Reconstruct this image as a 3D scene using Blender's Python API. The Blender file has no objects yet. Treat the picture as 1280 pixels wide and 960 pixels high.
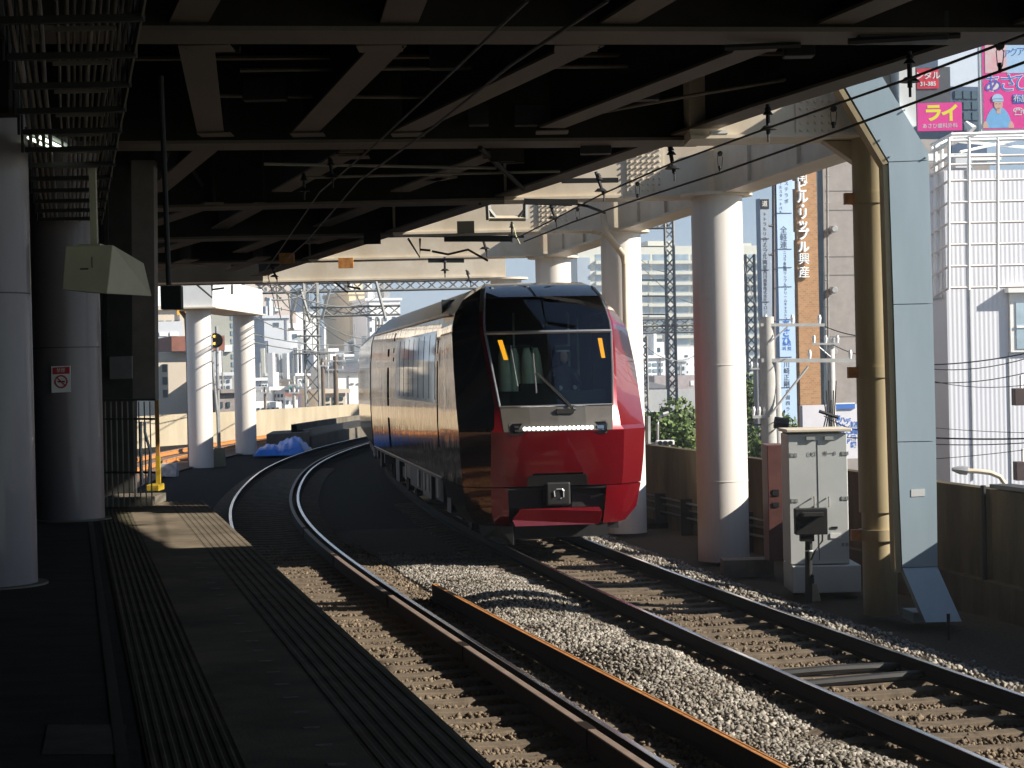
import bpy, math, random
import numpy as np
from mathutils import Vector, Matrix
random.seed(7); rng = np.random.default_rng(11)
R = math.radians
scene = bpy.context.scene
col = scene.collection
# ---------------------------------------------------------------- camera
FPX, CH, ROLL, HY = 2600.0, 2.88, 0.022, 464.0
PITCH = (480 - HY) / FPX
cd = bpy.data.cameras.new('camera'); cam = bpy.data.objects.new('camera', cd); col.objects.link(cam)
cd.sensor_width = 36; cd.lens = 36 * FPX / 1280; cd.clip_end = 3000; cd.clip_start = .1
fwd = Vector((0, math.cos(PITCH), -math.sin(PITCH))); up0 = Vector((0, math.sin(PITCH), math.cos(PITCH))); rt0 = Vector((1, 0, 0))
c_, s_ = math.cos(ROLL), math.sin(ROLL)
rt = rt0 * c_ - up0 * s_; upv = rt0 * s_ + up0 * c_
M = Matrix((rt, upv, -fwd)).transposed().to_4x4(); M.translation = (0, 0, CH)
cam.matrix_world = M
scene.camera = cam
CAM = Vector((0, 0, CH))
def ray(x, y):
    return fwd * FPX + rt * (x - 640) + upv * (480 - y)
def at(x, y, z=0.0):
    d = ray(x, y); return CAM + d * ((z - CH) / d.z)
def aty(x, y, Y):
    d = ray(x, y); return CAM + d * (Y / d.y)
def onplane(x, y, P, n):
    d = ray(x, y); return CAM + d * ((P - CAM).dot(n) / d.dot(n))
# ---------------------------------------------------------------- light
SUN_AZ, SUN_EL = R(104), R(29.8)      # azimuth clockwise from +Y
sdir = Vector((math.sin(SUN_AZ) * math.cos(SUN_EL), math.cos(SUN_AZ) * math.cos(SUN_EL), math.sin(SUN_EL)))
ld = bpy.data.lights.new('sun', 'SUN'); ld.energy = 5.0; ld.angle = R(.53); ld.color = (1, .93, .82)
sun = bpy.data.objects.new('sun', ld); col.objects.link(sun); sun.rotation_euler = sdir.to_track_quat('Z', 'Y').to_euler()
w = bpy.data.worlds.new('World'); scene.world = w; w.use_nodes = True
nt = w.node_tree; bg = nt.nodes['Background']; sk = nt.nodes.new('ShaderNodeTexSky'); sk.sky_type = 'NISHITA'
sk.sun_disc = False; sk.sun_elevation = SUN_EL; sk.sun_rotation = SUN_AZ; sk.air_density = 1.0; sk.dust_density = .1; sk.ozone_density = 1.2
# sample the sky a little above the true horizon: the photo's clear winter air stays blue right down to the roofs
tcw = nt.nodes.new('ShaderNodeTexCoord'); sx = nt.nodes.new('ShaderNodeSeparateXYZ'); cx = nt.nodes.new('ShaderNodeCombineXYZ'); mz = nt.nodes.new('ShaderNodeMath'); mz.operation = 'MULTIPLY_ADD'; mz.inputs[1].default_value = .8; mz.inputs[2].default_value = .10
nt.links.new(tcw.outputs['Generated'], sx.inputs[0]); nt.links.new(sx.outputs[0], cx.inputs[0]); nt.links.new(sx.outputs[1], cx.inputs[1]); nt.links.new(sx.outputs[2], mz.inputs[0]); nt.links.new(mz.outputs[0], cx.inputs[2])
vn = nt.nodes.new('ShaderNodeVectorMath'); vn.operation = 'NORMALIZE'; nt.links.new(cx.outputs[0], vn.inputs[0]); nt.links.new(vn.outputs[0], sk.inputs[0])
nt.links.new(sk.outputs[0], bg.inputs[0]); bg.inputs[1].default_value = .06
vs = scene.view_settings; vs.view_transform = 'Standard'; vs.look = 'None'; vs.exposure = 1.0; vs.gamma = 1; vs.use_curve_mapping = False
scene.cycles.max_bounces = 6; scene.cycles.diffuse_bounces = 3; scene.cycles.glossy_bounces = 3; scene.cycles.transparent_max_bounces = 8
# ---------------------------------------------------------------- materials
MATS = {}
def mat(name, c, rough=.6, metal=0., var=.15, vscale=3., c2=None, stretch=(1, 1, 1), bump=0., bscale=40., coat=0., emit=None, estr=0., spec=.5, island=0., bstretch=None):
    if name in MATS: return MATS[name]
    m = bpy.data.materials.new(name); m.use_nodes = True; t = m.node_tree; b = t.nodes['Principled BSDF']
    b.inputs['Roughness'].default_value = rough; b.inputs['Metallic'].default_value = metal
    b.inputs['Specular IOR Level'].default_value = spec
    b.inputs['Coat Weight'].default_value = coat; b.inputs['Coat Roughness'].default_value = .04
    geo = t.nodes.new('ShaderNodeNewGeometry')
    if var > 0 or c2:
        mp = t.nodes.new('ShaderNodeMapping'); mp.inputs['Scale'].default_value = stretch
        t.links.new(geo.outputs['Position'], mp.inputs[0])
        n = t.nodes.new('ShaderNodeTexNoise'); n.inputs['Scale'].default_value = vscale; n.inputs['Detail'].default_value = 6; n.inputs['Roughness'].default_value = .65
        t.links.new(mp.outputs[0], n.inputs['Vector'])
        r = t.nodes.new('ShaderNodeValToRGB'); r.color_ramp.elements[0].position = .34; r.color_ramp.elements[1].position = .66
        d = c2 if c2 else tuple(v * (1 - var) for v in c)
        e = c if c2 else tuple(min(1, v * (1 + var)) for v in c)
        r.color_ramp.elements[0].color = (*d, 1); r.color_ramp.elements[1].color = (*e, 1)
        t.links.new(n.outputs['Fac'], r.inputs[0])
        outc = r.outputs[0]
        if island:
            mx = t.nodes.new('ShaderNodeHueSaturation')
            ma = t.nodes.new('ShaderNodeMath'); ma.operation = 'MULTIPLY_ADD'; ma.inputs[1].default_value = island; ma.inputs[2].default_value = 1 - island * .45
            t.links.new(geo.outputs['Random Per Island'], ma.inputs[0]); t.links.new(ma.outputs[0], mx.inputs['Value']); t.links.new(outc, mx.inputs['Color']); outc = mx.outputs[0]
        t.links.new(outc, b.inputs['Base Color'])
        # roughness variation
        mr = t.nodes.new('ShaderNodeMapRange'); mr.inputs[3].default_value = max(0, rough - .08 * (rough > .15)); mr.inputs[4].default_value = min(1, rough + .08 * (rough > .15))
        t.links.new(n.outputs['Fac'], mr.inputs[0]); t.links.new(mr.outputs[0], b.inputs['Roughness'])
    else:
        b.inputs['Base Color'].default_value = (*c, 1)
    if bump > 0:
        n2 = t.nodes.new('ShaderNodeTexNoise'); n2.inputs['Scale'].default_value = bscale; n2.inputs['Detail'].default_value = 5
        if bstretch:
            m2 = t.nodes.new('ShaderNodeMapping'); m2.inputs['Scale'].default_value = bstretch; t.links.new(geo.outputs['Position'], m2.inputs[0]); t.links.new(m2.outputs[0], n2.inputs['Vector'])
        else: t.links.new(geo.outputs['Position'], n2.inputs['Vector'])
        bp = t.nodes.new('ShaderNodeBump'); bp.inputs['Strength'].default_value = 1; bp.inputs['Distance'].default_value = bump
        t.links.new(n2.outputs['Fac'], bp.inputs['Height']); t.links.new(bp.outputs[0], b.inputs['Normal'])
    if emit:
        b.inputs['Emission Color'].default_value = (*emit, 1); b.inputs['Emission Strength'].default_value = estr
    MATS[name] = m; return m
def glassmat(name, tint, ior=1.5, rough=.01):
    m = bpy.data.materials.new(name); m.use_nodes = True; t = m.node_tree; t.nodes.remove(t.nodes['Principled BSDF'])
    o = t.nodes['Material Output']; tr = t.nodes.new('ShaderNodeBsdfTransparent'); tr.inputs[0].default_value = (*tint, 1)
    g = t.nodes.new('ShaderNodeBsdfGlossy'); g.inputs['Roughness'].default_value = rough; g.inputs['Color'].default_value = (.9, .95, 1, 1)
    f = t.nodes.new('ShaderNodeFresnel'); f.inputs[0].default_value = ior; mx = t.nodes.new('ShaderNodeMixShader')
    t.links.new(f.outputs[0], mx.inputs[0]); t.links.new(tr.outputs[0], mx.inputs[1]); t.links.new(g.outputs[0], mx.inputs[2]); t.links.new(mx.outputs[0], o.inputs[0])
    MATS[name] = m; return m
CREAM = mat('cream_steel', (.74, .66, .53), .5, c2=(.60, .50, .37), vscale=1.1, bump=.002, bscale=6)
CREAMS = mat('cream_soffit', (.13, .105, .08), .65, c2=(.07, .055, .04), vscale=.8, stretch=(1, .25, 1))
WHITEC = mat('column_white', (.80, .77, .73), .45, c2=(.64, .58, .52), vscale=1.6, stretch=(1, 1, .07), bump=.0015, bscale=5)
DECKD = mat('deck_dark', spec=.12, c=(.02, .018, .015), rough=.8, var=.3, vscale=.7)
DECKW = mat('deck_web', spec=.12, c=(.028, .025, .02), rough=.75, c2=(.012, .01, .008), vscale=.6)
PLAT = mat('platform_asphalt', spec=.12, c=(.055, .051, .043), rough=.85, c2=(.028, .026, .022), vscale=1.5, stretch=(1, 2.5, 1), bump=.004, bscale=60)
PEDGE = mat('platform_edge', spec=.12, c=(.17, .14, .105), rough=.85, c2=(.10, .082, .06), vscale=2.2, bump=.002, bscale=80)
TACT = mat('tactile', spec=.12, c=(.10, .088, .055), rough=.8, c2=(.05, .045, .03), vscale=2.5, bump=.002, bscale=80)
PAVE = mat('paving_tan', (.36, .29, .20), .8, c2=(.24, .19, .13), vscale=1.6, bump=.003, bscale=50)
STONE = mat('ballast_stone', spec=.12, c=(.31, .285, .25), rough=.8, c2=(.13, .11, .088), vscale=2.2, island=1.25)
STONEB = mat('ballast_brown', spec=.12, c=(.20, .155, .11), rough=.9, c2=(.10, .076, .053), vscale=2.2, island=.8)
BGROUND = mat('ballast_bed', spec=.12, c=(.09, .07, .048), rough=.95, c2=(.035, .027, .02), vscale=22., bump=.03, bscale=28)
SLEEP = mat('sleeper_concrete', spec=.12, c=(.185, .145, .105), rough=.88, c2=(.105, .082, .06), vscale=5, bump=.004, bscale=50)
RAILS = mat('rail_side', spec=.12, c=(.026, .016, .011), rough=.85, c2=(.012, .008, .006), vscale=7)
RAILT = mat('rail_top', (.62, .62, .66), .22, metal=1., var=.1, vscale=12, stretch=(1, .1, 1))
RUST = mat('rust_orange', (.58, .25, .06), .6, c2=(.32, .13, .04), vscale=9)
CHECK = mat('check_rail', (.29, .215, .17), .6, c2=(.20, .145, .11), vscale=4, metal=.2)
CONC = mat('concrete', spec=.12, c=(.20, .18, .145), rough=.85, c2=(.12, .105, .08), vscale=1.2, stretch=(1, 1, .35), bump=.004, bscale=14)
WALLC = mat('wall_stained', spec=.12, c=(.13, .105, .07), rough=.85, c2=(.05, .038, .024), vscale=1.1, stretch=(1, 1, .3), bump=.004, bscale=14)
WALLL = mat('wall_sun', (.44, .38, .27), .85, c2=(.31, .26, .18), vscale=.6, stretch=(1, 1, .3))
BLACK = mat('black_steel', (.006, .006, .006), .6, var=.2)
DGREY = mat('dark_grey_paint', (.025, .024, .023), .5, var=.2)
PIPEG = mat('pipe_grey', (.20, .185, .15), .5, var=.25, vscale=2)
GALV = mat('galvanised', (.42, .42, .41), .45, metal=.5, var=.15)
LATT = mat('lattice_steel', (.23, .23, .22), .6, metal=.2, var=.2)
BLUEP = mat('pale_blue_paint', (.44, .55, .62), .5, c2=(.37, .47, .53), vscale=1.8, stretch=(1, 1, .2))
OLIVE = mat('cream_yellow_paint', (.46, .38, .23), .55, c2=(.32, .25, .14), vscale=2.2, stretch=(1, 1, .15))
CABW = mat('cabinet_paint', (.55, .565, .55), .4, var=.05, vscale=2)
CABS = mat('cabinet_side', (.70, .62, .5), .3, var=.1)
RED = mat('train_red', (.19, .004, .010), .24, metal=.35, var=.04, coat=1.)
MAROON = mat('train_maroon', (.17, .09, .055), .055, metal=.9,  var=.15, vscale=2, coat=0., bump=.012, bscale=1.0, bstretch=(2.2, 2.2, .22))
ROOFM = mat('train_roof', (.20, .16, .12), .35, metal=.3, var=.15)
TBLACK = mat('train_black_gloss', (.006, .006, .008), .06, var=0, coat=1.)
TGREY = mat('train_grey_panel', (.17, .155, .135), .3, metal=.6, var=.06)
TSILV = mat('train_silver', (.5, .48, .45), .3, metal=.9, var=.05)
SEAT = mat('seat_fabric', (.72, .80, .58), .8, var=.1)
DARKIN = mat('cab_interior', (.03, .035, .04), .7, var=.1)
LED = mat('led', (1, 1, 1), .3, var=0, emit=(.95, 1., 1.), estr=5)
AMBER = mat('amber_panel', (.95, .42, .01), .4, var=0, emit=(1, .42, .02), estr=.55)
MAROON.node_tree.nodes['Principled BSDF'].inputs['Specular Tint'].default_value = (.93, .80, .64, 1)
GLASS = glassmat('windscreen_glass', (.82, .93, .90), 1.6)
WGL = mat('window_glass', (.05, .08, .10), .08, var=.3, vscale=.4, coat=.6)
WGL2 = mat('window_glass_light', (.22, .30, .36), .12, var=.35, vscale=.4, coat=.5)
WHITE = mat('white_paint', (.80, .80, .78), .5, var=.05)
YELLOW = mat('yellow_paint', (.42, .28, .02), .5, var=.15, vscale=8)
TARP = mat('blue_tarp', (.02, .17, .62), .4, var=.2, vscale=4, bump=.01, bscale=7)
LEAF = mat('leaf', (.12, .17, .035), .6, c2=(.04, .08, .018), vscale=1.6, island=1.1)
BARK = mat('bark', (.10, .07, .05), .9, var=.3)
# ---------------------------------------------------------------- mesh builder
class MB:
    def __init__(s): s.v = []; s.f = []
    def add(s, vs, fs):
        n = len(s.v); s.v += [Vector(v) for v in vs]; s.f += [tuple(i + n for i in f) for f in fs]; return s
    def box(s, x0, x1, y0, y1, z0, z1):
        return s.obox(Vector((x0, y0, z0)), Vector((x1 - x0, 0, 0)), Vector((0, y1 - y0, 0)), Vector((0, 0, z1 - z0)))
    def obox(s, o, a, b, c):
        o = Vector(o); a = Vector(a); b = Vector(b); c = Vector(c)
        vs = [o, o + a, o + a + b, o + b, o + c, o + a + c, o + a + b + c, o + b + c]
        return s.add(vs, [(0, 3, 2, 1), (4, 5, 6, 7), (0, 1, 5, 4), (1, 2, 6, 5), (2, 3, 7, 6), (3, 0, 4, 7)])
    def beam(s, p0, p1, w, h, zoff=0):      # horizontal-ish beam, bottom centre line p0-p1
        p0 = Vector(p0); p1 = Vector(p1); d = p1 - p0; n = Vector((d.y, -d.x, 0)).normalized()
        return s.obox(p0 - n * w / 2 + Vector((0, 0, zoff)), d, n * w, Vector((0, 0, h)))
    def tube(s, pts, r, n=6, cap=True):
        pts = [Vector(p) for p in pts]; rs = r if isinstance(r, (list, tuple)) else [r] * len(pts); rings = []
        for i, p in enumerate(pts):
            d = (pts[min(i + 1, len(pts) - 1)] - pts[max(i - 1, 0)]).normalized()
            a = d.cross(Vector((0, 0, 1)) if abs(d.z) < .9 else Vector((1, 0, 0))).normalized(); b = d.cross(a)
            rings.append([p + (a * math.cos(2 * math.pi * k / n) + b * math.sin(2 * math.pi * k / n)) * rs[i] for k in range(n)])
        vs = [v for q in rings for v in q]; fs = []
        for i in range(len(pts) - 1):
            for k in range(n):
                fs.append((i * n + k, i * n + (k + 1) % n, (i + 1) * n + (k + 1) % n, (i + 1) * n + k))
        if cap: fs += [tuple(range(n))[::-1], tuple((len(pts) - 1) * n + k for k in range(n))]
        return s.add(vs, fs)
    def prism(s, poly, off):                # planar polygon extruded by vector off
        n = len(poly); off = Vector(off); poly = [Vector(p) for p in poly]
        fs = [tuple(range(n)), tuple(range(2 * n - 1, n - 1, -1))] + [(i, i + n, (i + 1) % n + n, (i + 1) % n) for i in range(n)]
        return s.add(poly + [p + off for p in poly], fs)
    def strip(s, prof, path):               # profile [(u,z)] swept on path [(P, nrm)] (open profile)
        m = len(prof); vs = []
        for P, nn in path:
            for u, z in prof: vs.append(Vector((P[0] + nn[0] * u, P[1] + nn[1] * u, (P[2] if len(P) > 2 else 0) + z)))
        fs = [(i * m + k, i * m + k + 1, (i + 1) * m + k + 1, (i + 1) * m + k) for i in range(len(path) - 1) for k in range(m - 1)]
        return s.add(vs, fs)
    def build(s, name, m, parent=None, local=False, smooth=False, bevel=0):
        me = bpy.data.meshes.new(name); o = Vector((0, 0, 0))
        if parent is not None and not local:
            o = parent.location
            if parent.parent is not None: o = o + parent.parent.location
        elif parent is None and s.v and not local:
            xs = [v.x for v in s.v]; ys = [v.y for v in s.v]; zs = [v.z for v in s.v]
            o = Vector(((min(xs) + max(xs)) / 2, (min(ys) + max(ys)) / 2, min(zs)))
        me.from_pydata([v - o for v in s.v], [], s.f); me.update()
        me.materials.append(m)
        ob = bpy.data.objects.new(name, me); col.objects.link(ob)
        if parent is not None: ob.parent = parent
        elif not local: ob.location = o
        if smooth:
            me.polygons.foreach_set('use_smooth', [True] * len(me.polygons)); me.set_sharp_from_angle(angle=R(40))
        if bevel:
            md = ob.modifiers.new('bevel', 'BEVEL'); md.width = bevel; md.segments = 2; md.limit_method = 'ANGLE'
        return ob
def tag(o, label=None, cat=None, group=None, kind=None):
    for k, v in (('label', label), ('category', cat), ('group', group), ('kind', kind)):
        if v: o[k] = v
    return o
def empty(name, loc, label, cat, group=None, rot=None):
    o = bpy.data.objects.new(name, None); col.objects.link(o); o.location = loc; o.empty_display_size = .2
    if rot: o.rotation_euler = rot
    return tag(o, label, cat, group)
def struct(o): o['kind'] = 'structure'; return o
def copy_obj(o, parent=None):
    c = o.copy(); col.objects.link(c)
    if parent: c.parent = parent
    return c
def textmesh(s, size, P, u, v, m, name='lettering', parent=None, bold=.0, ext=.004, align='CENTER'):
    cu = bpy.data.curves.new('t', 'FONT'); cu.body = s; cu.size = size; cu.align_x = align; cu.align_y = 'CENTER'; cu.extrude = ext; cu.offset = bold
    to = bpy.data.objects.new('t', cu); col.objects.link(to)
    bpy.context.view_layer.update()
    me = bpy.data.meshes.new_from_object(to.evaluated_get(bpy.context.evaluated_depsgraph_get()))
    bpy.data.objects.remove(to); bpy.data.curves.remove(cu)
    u = Vector(u).normalized(); v = Vector(v).normalized(); n = u.cross(v)
    Mx = Matrix((u, v, n)).transposed().to_4x4(); o = Vector((0, 0, 0))
    if parent is not None: o = parent.location + (parent.parent.location if parent.parent else Vector((0, 0, 0)))
    Mx.translation = Vector(P) - o
    me.transform(Mx); me.materials.clear(); me.materials.append(m); me.name = name
    ob = bpy.data.objects.new(name, me); col.objects.link(ob)
    if parent is not None: ob.parent = parent
    return ob
# ---------------------------------------------------------------- track alignments (x as a function of y)
def spl(px, py):
    px = np.array(px, float); py = np.array(py, float); n = len(px); h = np.diff(px)
    A = np.zeros((n, n)); b = np.zeros(n); A[0, 0] = A[-1, -1] = 1
    for i in range(1, n - 1):
        A[i, i - 1] = h[i - 1]; A[i, i] = 2 * (h[i - 1] + h[i]); A[i, i + 1] = h[i]
        b[i] = 6 * ((py[i + 1] - py[i]) / h[i] - (py[i] - py[i - 1]) / h[i - 1])
    m = np.linalg.solve(A, b)
    def f(x):
        if x <= px[0]: return py[0] + (x - px[0]) * ((py[1] - py[0]) / h[0] - h[0] * m[1] / 6)
        if x >= px[-1]: return py[-1] + (x - px[-1]) * ((py[-1] - py[-2]) / h[-1] + h[-1] * m[-2] / 6)
        i = int(np.searchsorted(px, x)) - 1; t = x - px[i]; q = px[i + 1] - x
        return m[i] * q ** 3 / (6 * h[i]) + m[i + 1] * t ** 3 / (6 * h[i]) + (py[i] / h[i] - m[i] * h[i] / 6) * q + (py[i + 1] / h[i] - m[i + 1] * h[i] / 6) * t
    return f
RRf = spl([0, 15, 21, 29.6, 37.5, 46.8, 55.9, 65, 75.5, 84.3, 95, 110, 130], [4.2, 1.08, -.20, -2.01, -3.51, -4.86, -5.72, -6.28, -6.45, -6.22, -5.5, -3.9, -.6])
CRf = spl([0, 14.8, 24.8, 33.3, 44, 55, 62, 70, 80, 90, 100, 115], [7.1, 4.17, 2.25, .77, -.90, -2.25, -2.98, -3.5, -3.75, -3.55, -2.85, -1.1])
def nrm(f, y):
    d = (f(y + .2) - f(y - .2)) / .4; n = Vector((1, -d, 0)).normalized(); return n     # to the right of travel (+x)
def offp(f, y, u, z=0.):
    n = nrm(f, y); return Vector((f(y), y, z)) + n * u
def CLf(y):
    n = nrm(RRf, y); return RRf(y) - .75 * math.hypot(1, n.y / n.x)
def path(f, u, y0, y1, st, z=0.):
    out = []; y = y0
    while y <= y1 + 1e-6:
        out.append((offp(f, y, u, z), nrm(f, y))); y += st
    return out
EDGE = lambda y: -2.2 + (19.2 - y) * .2115 - .0   # platform edge x
def edgep(y, u, z=1.1):
    n = Vector((1, .2115, 0)).normalized(); return Vector((EDGE(y), y, z)) + n * u
# ================================================================ ground
def grid_obj(name, xs, ys, zf, m, kind='structure'):
    X, Y = np.meshgrid(xs, ys); Z = zf(X, Y); n, k = X.shape
    me = bpy.data.meshes.new(name); me.vertices.add(n * k)
    me.vertices.foreach_set('co', np.stack([X, Y, Z], -1).reshape(-1).astype(np.float32))
    i = np.arange(n - 1)[:, None] * k + np.arange(k - 1)[None, :]
    f = np.stack([i, i + 1, i + k + 1, i + k], -1).reshape(-1)
    me.loops.add(len(f)); me.loops.foreach_set('vertex_index', f.astype(np.int32))
    nf = len(f) // 4; me.polygons.add(nf); me.polygons.foreach_set('loop_start', np.arange(nf, dtype=np.int32) * 4)
    me.update(); me.validate(); me.materials.append(m)
    me.polygons.foreach_set('use_smooth', [True] * nf)
    o = bpy.data.objects.new(name, me); col.objects.link(o); o['kind'] = kind; return o
yy = np.arange(0, 160, .5)
RRt = np.array([RRf(v) for v in yy]); CRt = np.array([CRf(v) for v in yy])
def rrx(Y): return np.interp(Y, yy, RRt)
def crx(Y): return np.interp(Y, yy, CRt)
def lump(X, Y):
    return .02 * np.sin(X * 3.1 + Y * 1.3) + .02 * np.sin(X * 1.7 - Y * 2.3) + .015 * np.sin(Y * 5.1 + X * 2)
def bz(X, Y):
    z = np.full_like(X, -.25) + lump(X, Y) * .4
    a = rrx(Y) + .78; b = crx(Y) - .95
    t = np.clip((X - a) / np.maximum(b - a, .2), 0, 1)
    m = np.sin(np.pi * t) ** .7 * np.where((X > a) & (X < b), 1, 0)
    env = .12 + .06 * np.sin(Y * .9 + 1.2) + .035 * np.sin(Y * 2.1)
    z = z + m * env * np.clip((34 - Y) / 3, 0, 1)
    r = X - (crx(Y) + .95)
    z = np.where(r > 0, z + .05 * np.clip(r / .2, 0, 1) - .16 * np.clip((r - .45) / .9, 0, 1), z)
    return z
grid_obj('ballast_ground', np.arange(-7.5, 7.6, .08), np.arange(12, 42, .1), bz, BGROUND)
g = MB()
pts_l = [(-22, -5), (-22, 42)]
g.box(-26, 8.6, -70, 12, -.9, -.32); g.box(-26, -7.5, 12, 42, -.9, -.30); g.box(7.5, 8.2, 12, 42, -.9, -.31); g.box(-7.5, 7.5, 12, 42, -.9, -.5)
g.box(-26, 9, 42, 100, -.9, -.26); g.box(-26, 12, 100, 150, -.9, -.262)
struct(g.build('viaduct_ground', mat('dark_bed', (.022, .018, .013), .95, spec=.08, c2=(.009, .007, .0055), vscale=9., bump=.02, bscale=20)))
rb = mat('rusty_ballast', (.26, .15, .09), .95, c2=(.12, .07, .042), vscale=3.5, bump=.03, bscale=20)
g = MB(); g.strip([(-8.2, -.2), (-4.0, -.2)], path(CLf, 0, 46, 125, 3)); struct(g.build('rusty_track_bed', rb))
struct(MB().box(-900, 900, -60, 1800, -8.6, -8.2).build('city_ground', mat('city_asphalt', (.09, .09, .085), .9, var=.3, vscale=.02)))
# ---- stones
def stones(name, pts, size, m, sq=.75, bury=.3):
    n = len(pts)
    t = (1 + 5 ** .5) / 2
    V = np.array([(-1, t, 0), (1, t, 0), (-1, -t, 0), (1, -t, 0), (0, -1, t), (0, 1, t), (0, -1, -t), (0, 1, -t), (t, 0, -1), (t, 0, 1), (-t, 0, -1), (-t, 0, 1)]) / math.hypot(1, t)
    F = np.array([(0, 11, 5), (0, 5, 1), (0, 1, 7), (0, 7, 10), (0, 10, 11), (1, 5, 9), (5, 11, 4), (11, 10, 2), (10, 7, 6), (7, 1, 8), (3, 9, 4), (3, 4, 2), (3, 2, 6), (3, 6, 8), (3, 8, 9), (4, 9, 5), (2, 4, 11), (6, 2, 10), (8, 6, 7), (9, 8, 1)])
    v = V[None] * (1 + rng.uniform(-.5, .42, (n, 12, 1)))
    sc = np.stack([rng.uniform(.7, 1.25, n), rng.uniform(.6, 1.1, n), rng.uniform(.5, .95, n)], -1)[:, None, :] * (size * rng.uniform(.6, 1.25, n))[:, None, None]
    v = v * sc
    q = rng.normal(size=(n, 4)); q /= np.linalg.norm(q, axis=1, keepdims=True); a, b, c, d = q.T
    Rm = np.stack([np.stack([1 - 2 * (c * c + d * d), 2 * (b * c - a * d), 2 * (b * d + a * c)], -1), np.stack([2 * (b * c + a * d), 1 - 2 * (b * b + d * d), 2 * (c * d - a * b)], -1), np.stack([2 * (b * d - a * c), 2 * (c * d + a * b), 1 - 2 * (b * b + c * c)], -1)], 1)
    v = np.einsum('nij,nkj->nki', Rm, v) + pts[:, None, :]
    v[:, :, 2] += size * (.5 - bury)
    me = bpy.data.meshes.new(name); me.vertices.add(n * 12); me.vertices.foreach_set('co', v.reshape(-1).astype(np.float32))
    f = (F[None] + 12 * np.arange(n)[:, None, None]).reshape(-1)
    me.loops.add(len(f)); me.loops.foreach_set('vertex_index', f.astype(np.int32))
    me.polygons.add(n * 20); me.polygons.foreach_set('loop_start', np.arange(n * 20, dtype=np.int32) * 3)
    me.update(); me.materials.append(m)
    o = bpy.data.objects.new(name, me); col.objects.link(o)
    return o
def sample(n, x0, x1, y0, y1, ok):
    X = rng.uniform(x0, x1, n); Y = rng.uniform(y0, y1, n); k = ok(X, Y); X = X[k]; Y = Y[k]
    return np.stack([X, Y, bz(X, Y)], -1)
# mound between the tracks: fresh grey stone
P = sample(110000, -3.4, 4.2, 14, 36, lambda X, Y: (X > rrx(Y) + .80) & (X < crx(Y) - 1.0))
tag(stones('ballast_mound', P, .028, STONE), 'loose grey crushed stone heaped between the two tracks', 'ballast', kind='stuff')
def crib(X, Y):
    l = (X > rrx(Y) - 2.5) & (X < rrx(Y) + .7); r = (X > crx(Y) - 1.05) & (X < crx(Y) + .8)
    return (l | r)
P = sample(130000, -9, 6, 14, 38, crib); P[:, 2] += .022
tag(stones('ballast_between_sleepers', P, .028, STONEB), 'brown stained stone between the concrete sleepers', 'ballast', kind='stuff')
P = sample(40000, 0, 7.2, 14, 40, lambda X, Y: (X > crx(Y) + .8) & (X < crx(Y) + 2.0))
tag(stones('ballast_shoulder', P, .029, STONE), 'dark grey stone shoulder beside the right hand rail', 'ballast', kind='stuff')
# ================================================================ tracks
def rail_mb(f, u, y0, y1, st=.6, top=0.):
    p = path(f, u, y0, y1, st, top)
    side = MB().strip([(-.065, -.165), (-.065, -.150), (-.012, -.135), (-.012, -.045), (-.034, -.035), (-.034, -.008), (-.031, -.003)], p)
    side.strip([(.031, -.003), (.034, -.008), (.034, -.035), (.012, -.045), (.012, -.135), (.065, -.15), (.065, -.165)], p)
    tp = MB().strip([(-.031, -.003), (-.02, 0), (.02, 0), (.031, -.003)], p)
    return side, tp
def sleeper_mb(f, y, z=-.19, L=1.25, w_=.13):
    n = nrm(f, y); t = Vector((-n.y, n.x, 0)); c = Vector((f(y), y, z)); m = MB()
    prof = [(-L, -.025), (-.95, .008), (-.6, .01), (0, -.008), (.6, .01), (.95, .008), (L, -.025)]
    vs = []; 
    for u, dz in prof:
        for a, b in ((-w_, -.14), (-w_ * .8, 0), (w_ * .8, 0), (w_, -.14)):
            vs.append(c + n * u + t * a + Vector((0, 0, dz + b)))
    fs = [(i * 4 + k, i * 4 + k + 1, i * 4 + k + 5, i * 4 + k + 4) for i in range(6) for k in range(3)] + [(0, 3, 2, 1), (24, 25, 26, 27)]
    return m.add(vs, fs)
def make_track(f, y0, y1, ys0, nsl, label, rails=(-.75, .75), m=SLEEP):
    T = empty('railway_track', offp(f, y0, 0, -.3), label, 'railway track')
    for u in rails:
        sd, tp = rail_mb(f, u, y0, y1); r = sd.build('rail', RAILS, T); 
        me = MB().strip([(-.028, -.0), (-.02, .0015), (.02, .0015), (.028, -.0)], path(f, u, y0, y1, .6)).build('running_surface', RAILT, r, local=True)
        me.location = -T.location
    y = ys0; k = 0
    while k < nsl:
        s = sleeper_mb(f, y).build('sleeper', m, T, bevel=.008)
        # fastenings
        y += .575 + random.uniform(-.02, .02); k += 1
        if y > 40: y += .01 * (k % 3)
    return T
TR = make_track(CRf, 8, 116, 14.3, 62, 'nearer curved track that the red train runs on, brown sleepers in stone')
TL = make_track(CLf, 8, 125, 14.3, 95, 'curved track beside the platform with polished rails and an inner check rail')
ck = MB().strip([(-.205, -.16), (-.205, .008), (-.135, .008), (-.135, -.16)], path(RRf, 0, 8, 100, .6)).build('check_rail', RAILS, TL)  # near-black body paints in the unlit sides, paler top strip the sunlit face
MB().strip([(-.206, .004), (-.202, .014), (-.138, .014), (-.134, .004)], path(RRf, 0, 8, 100, .6)).build('check_rail_top', CHECK, ck)
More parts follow.
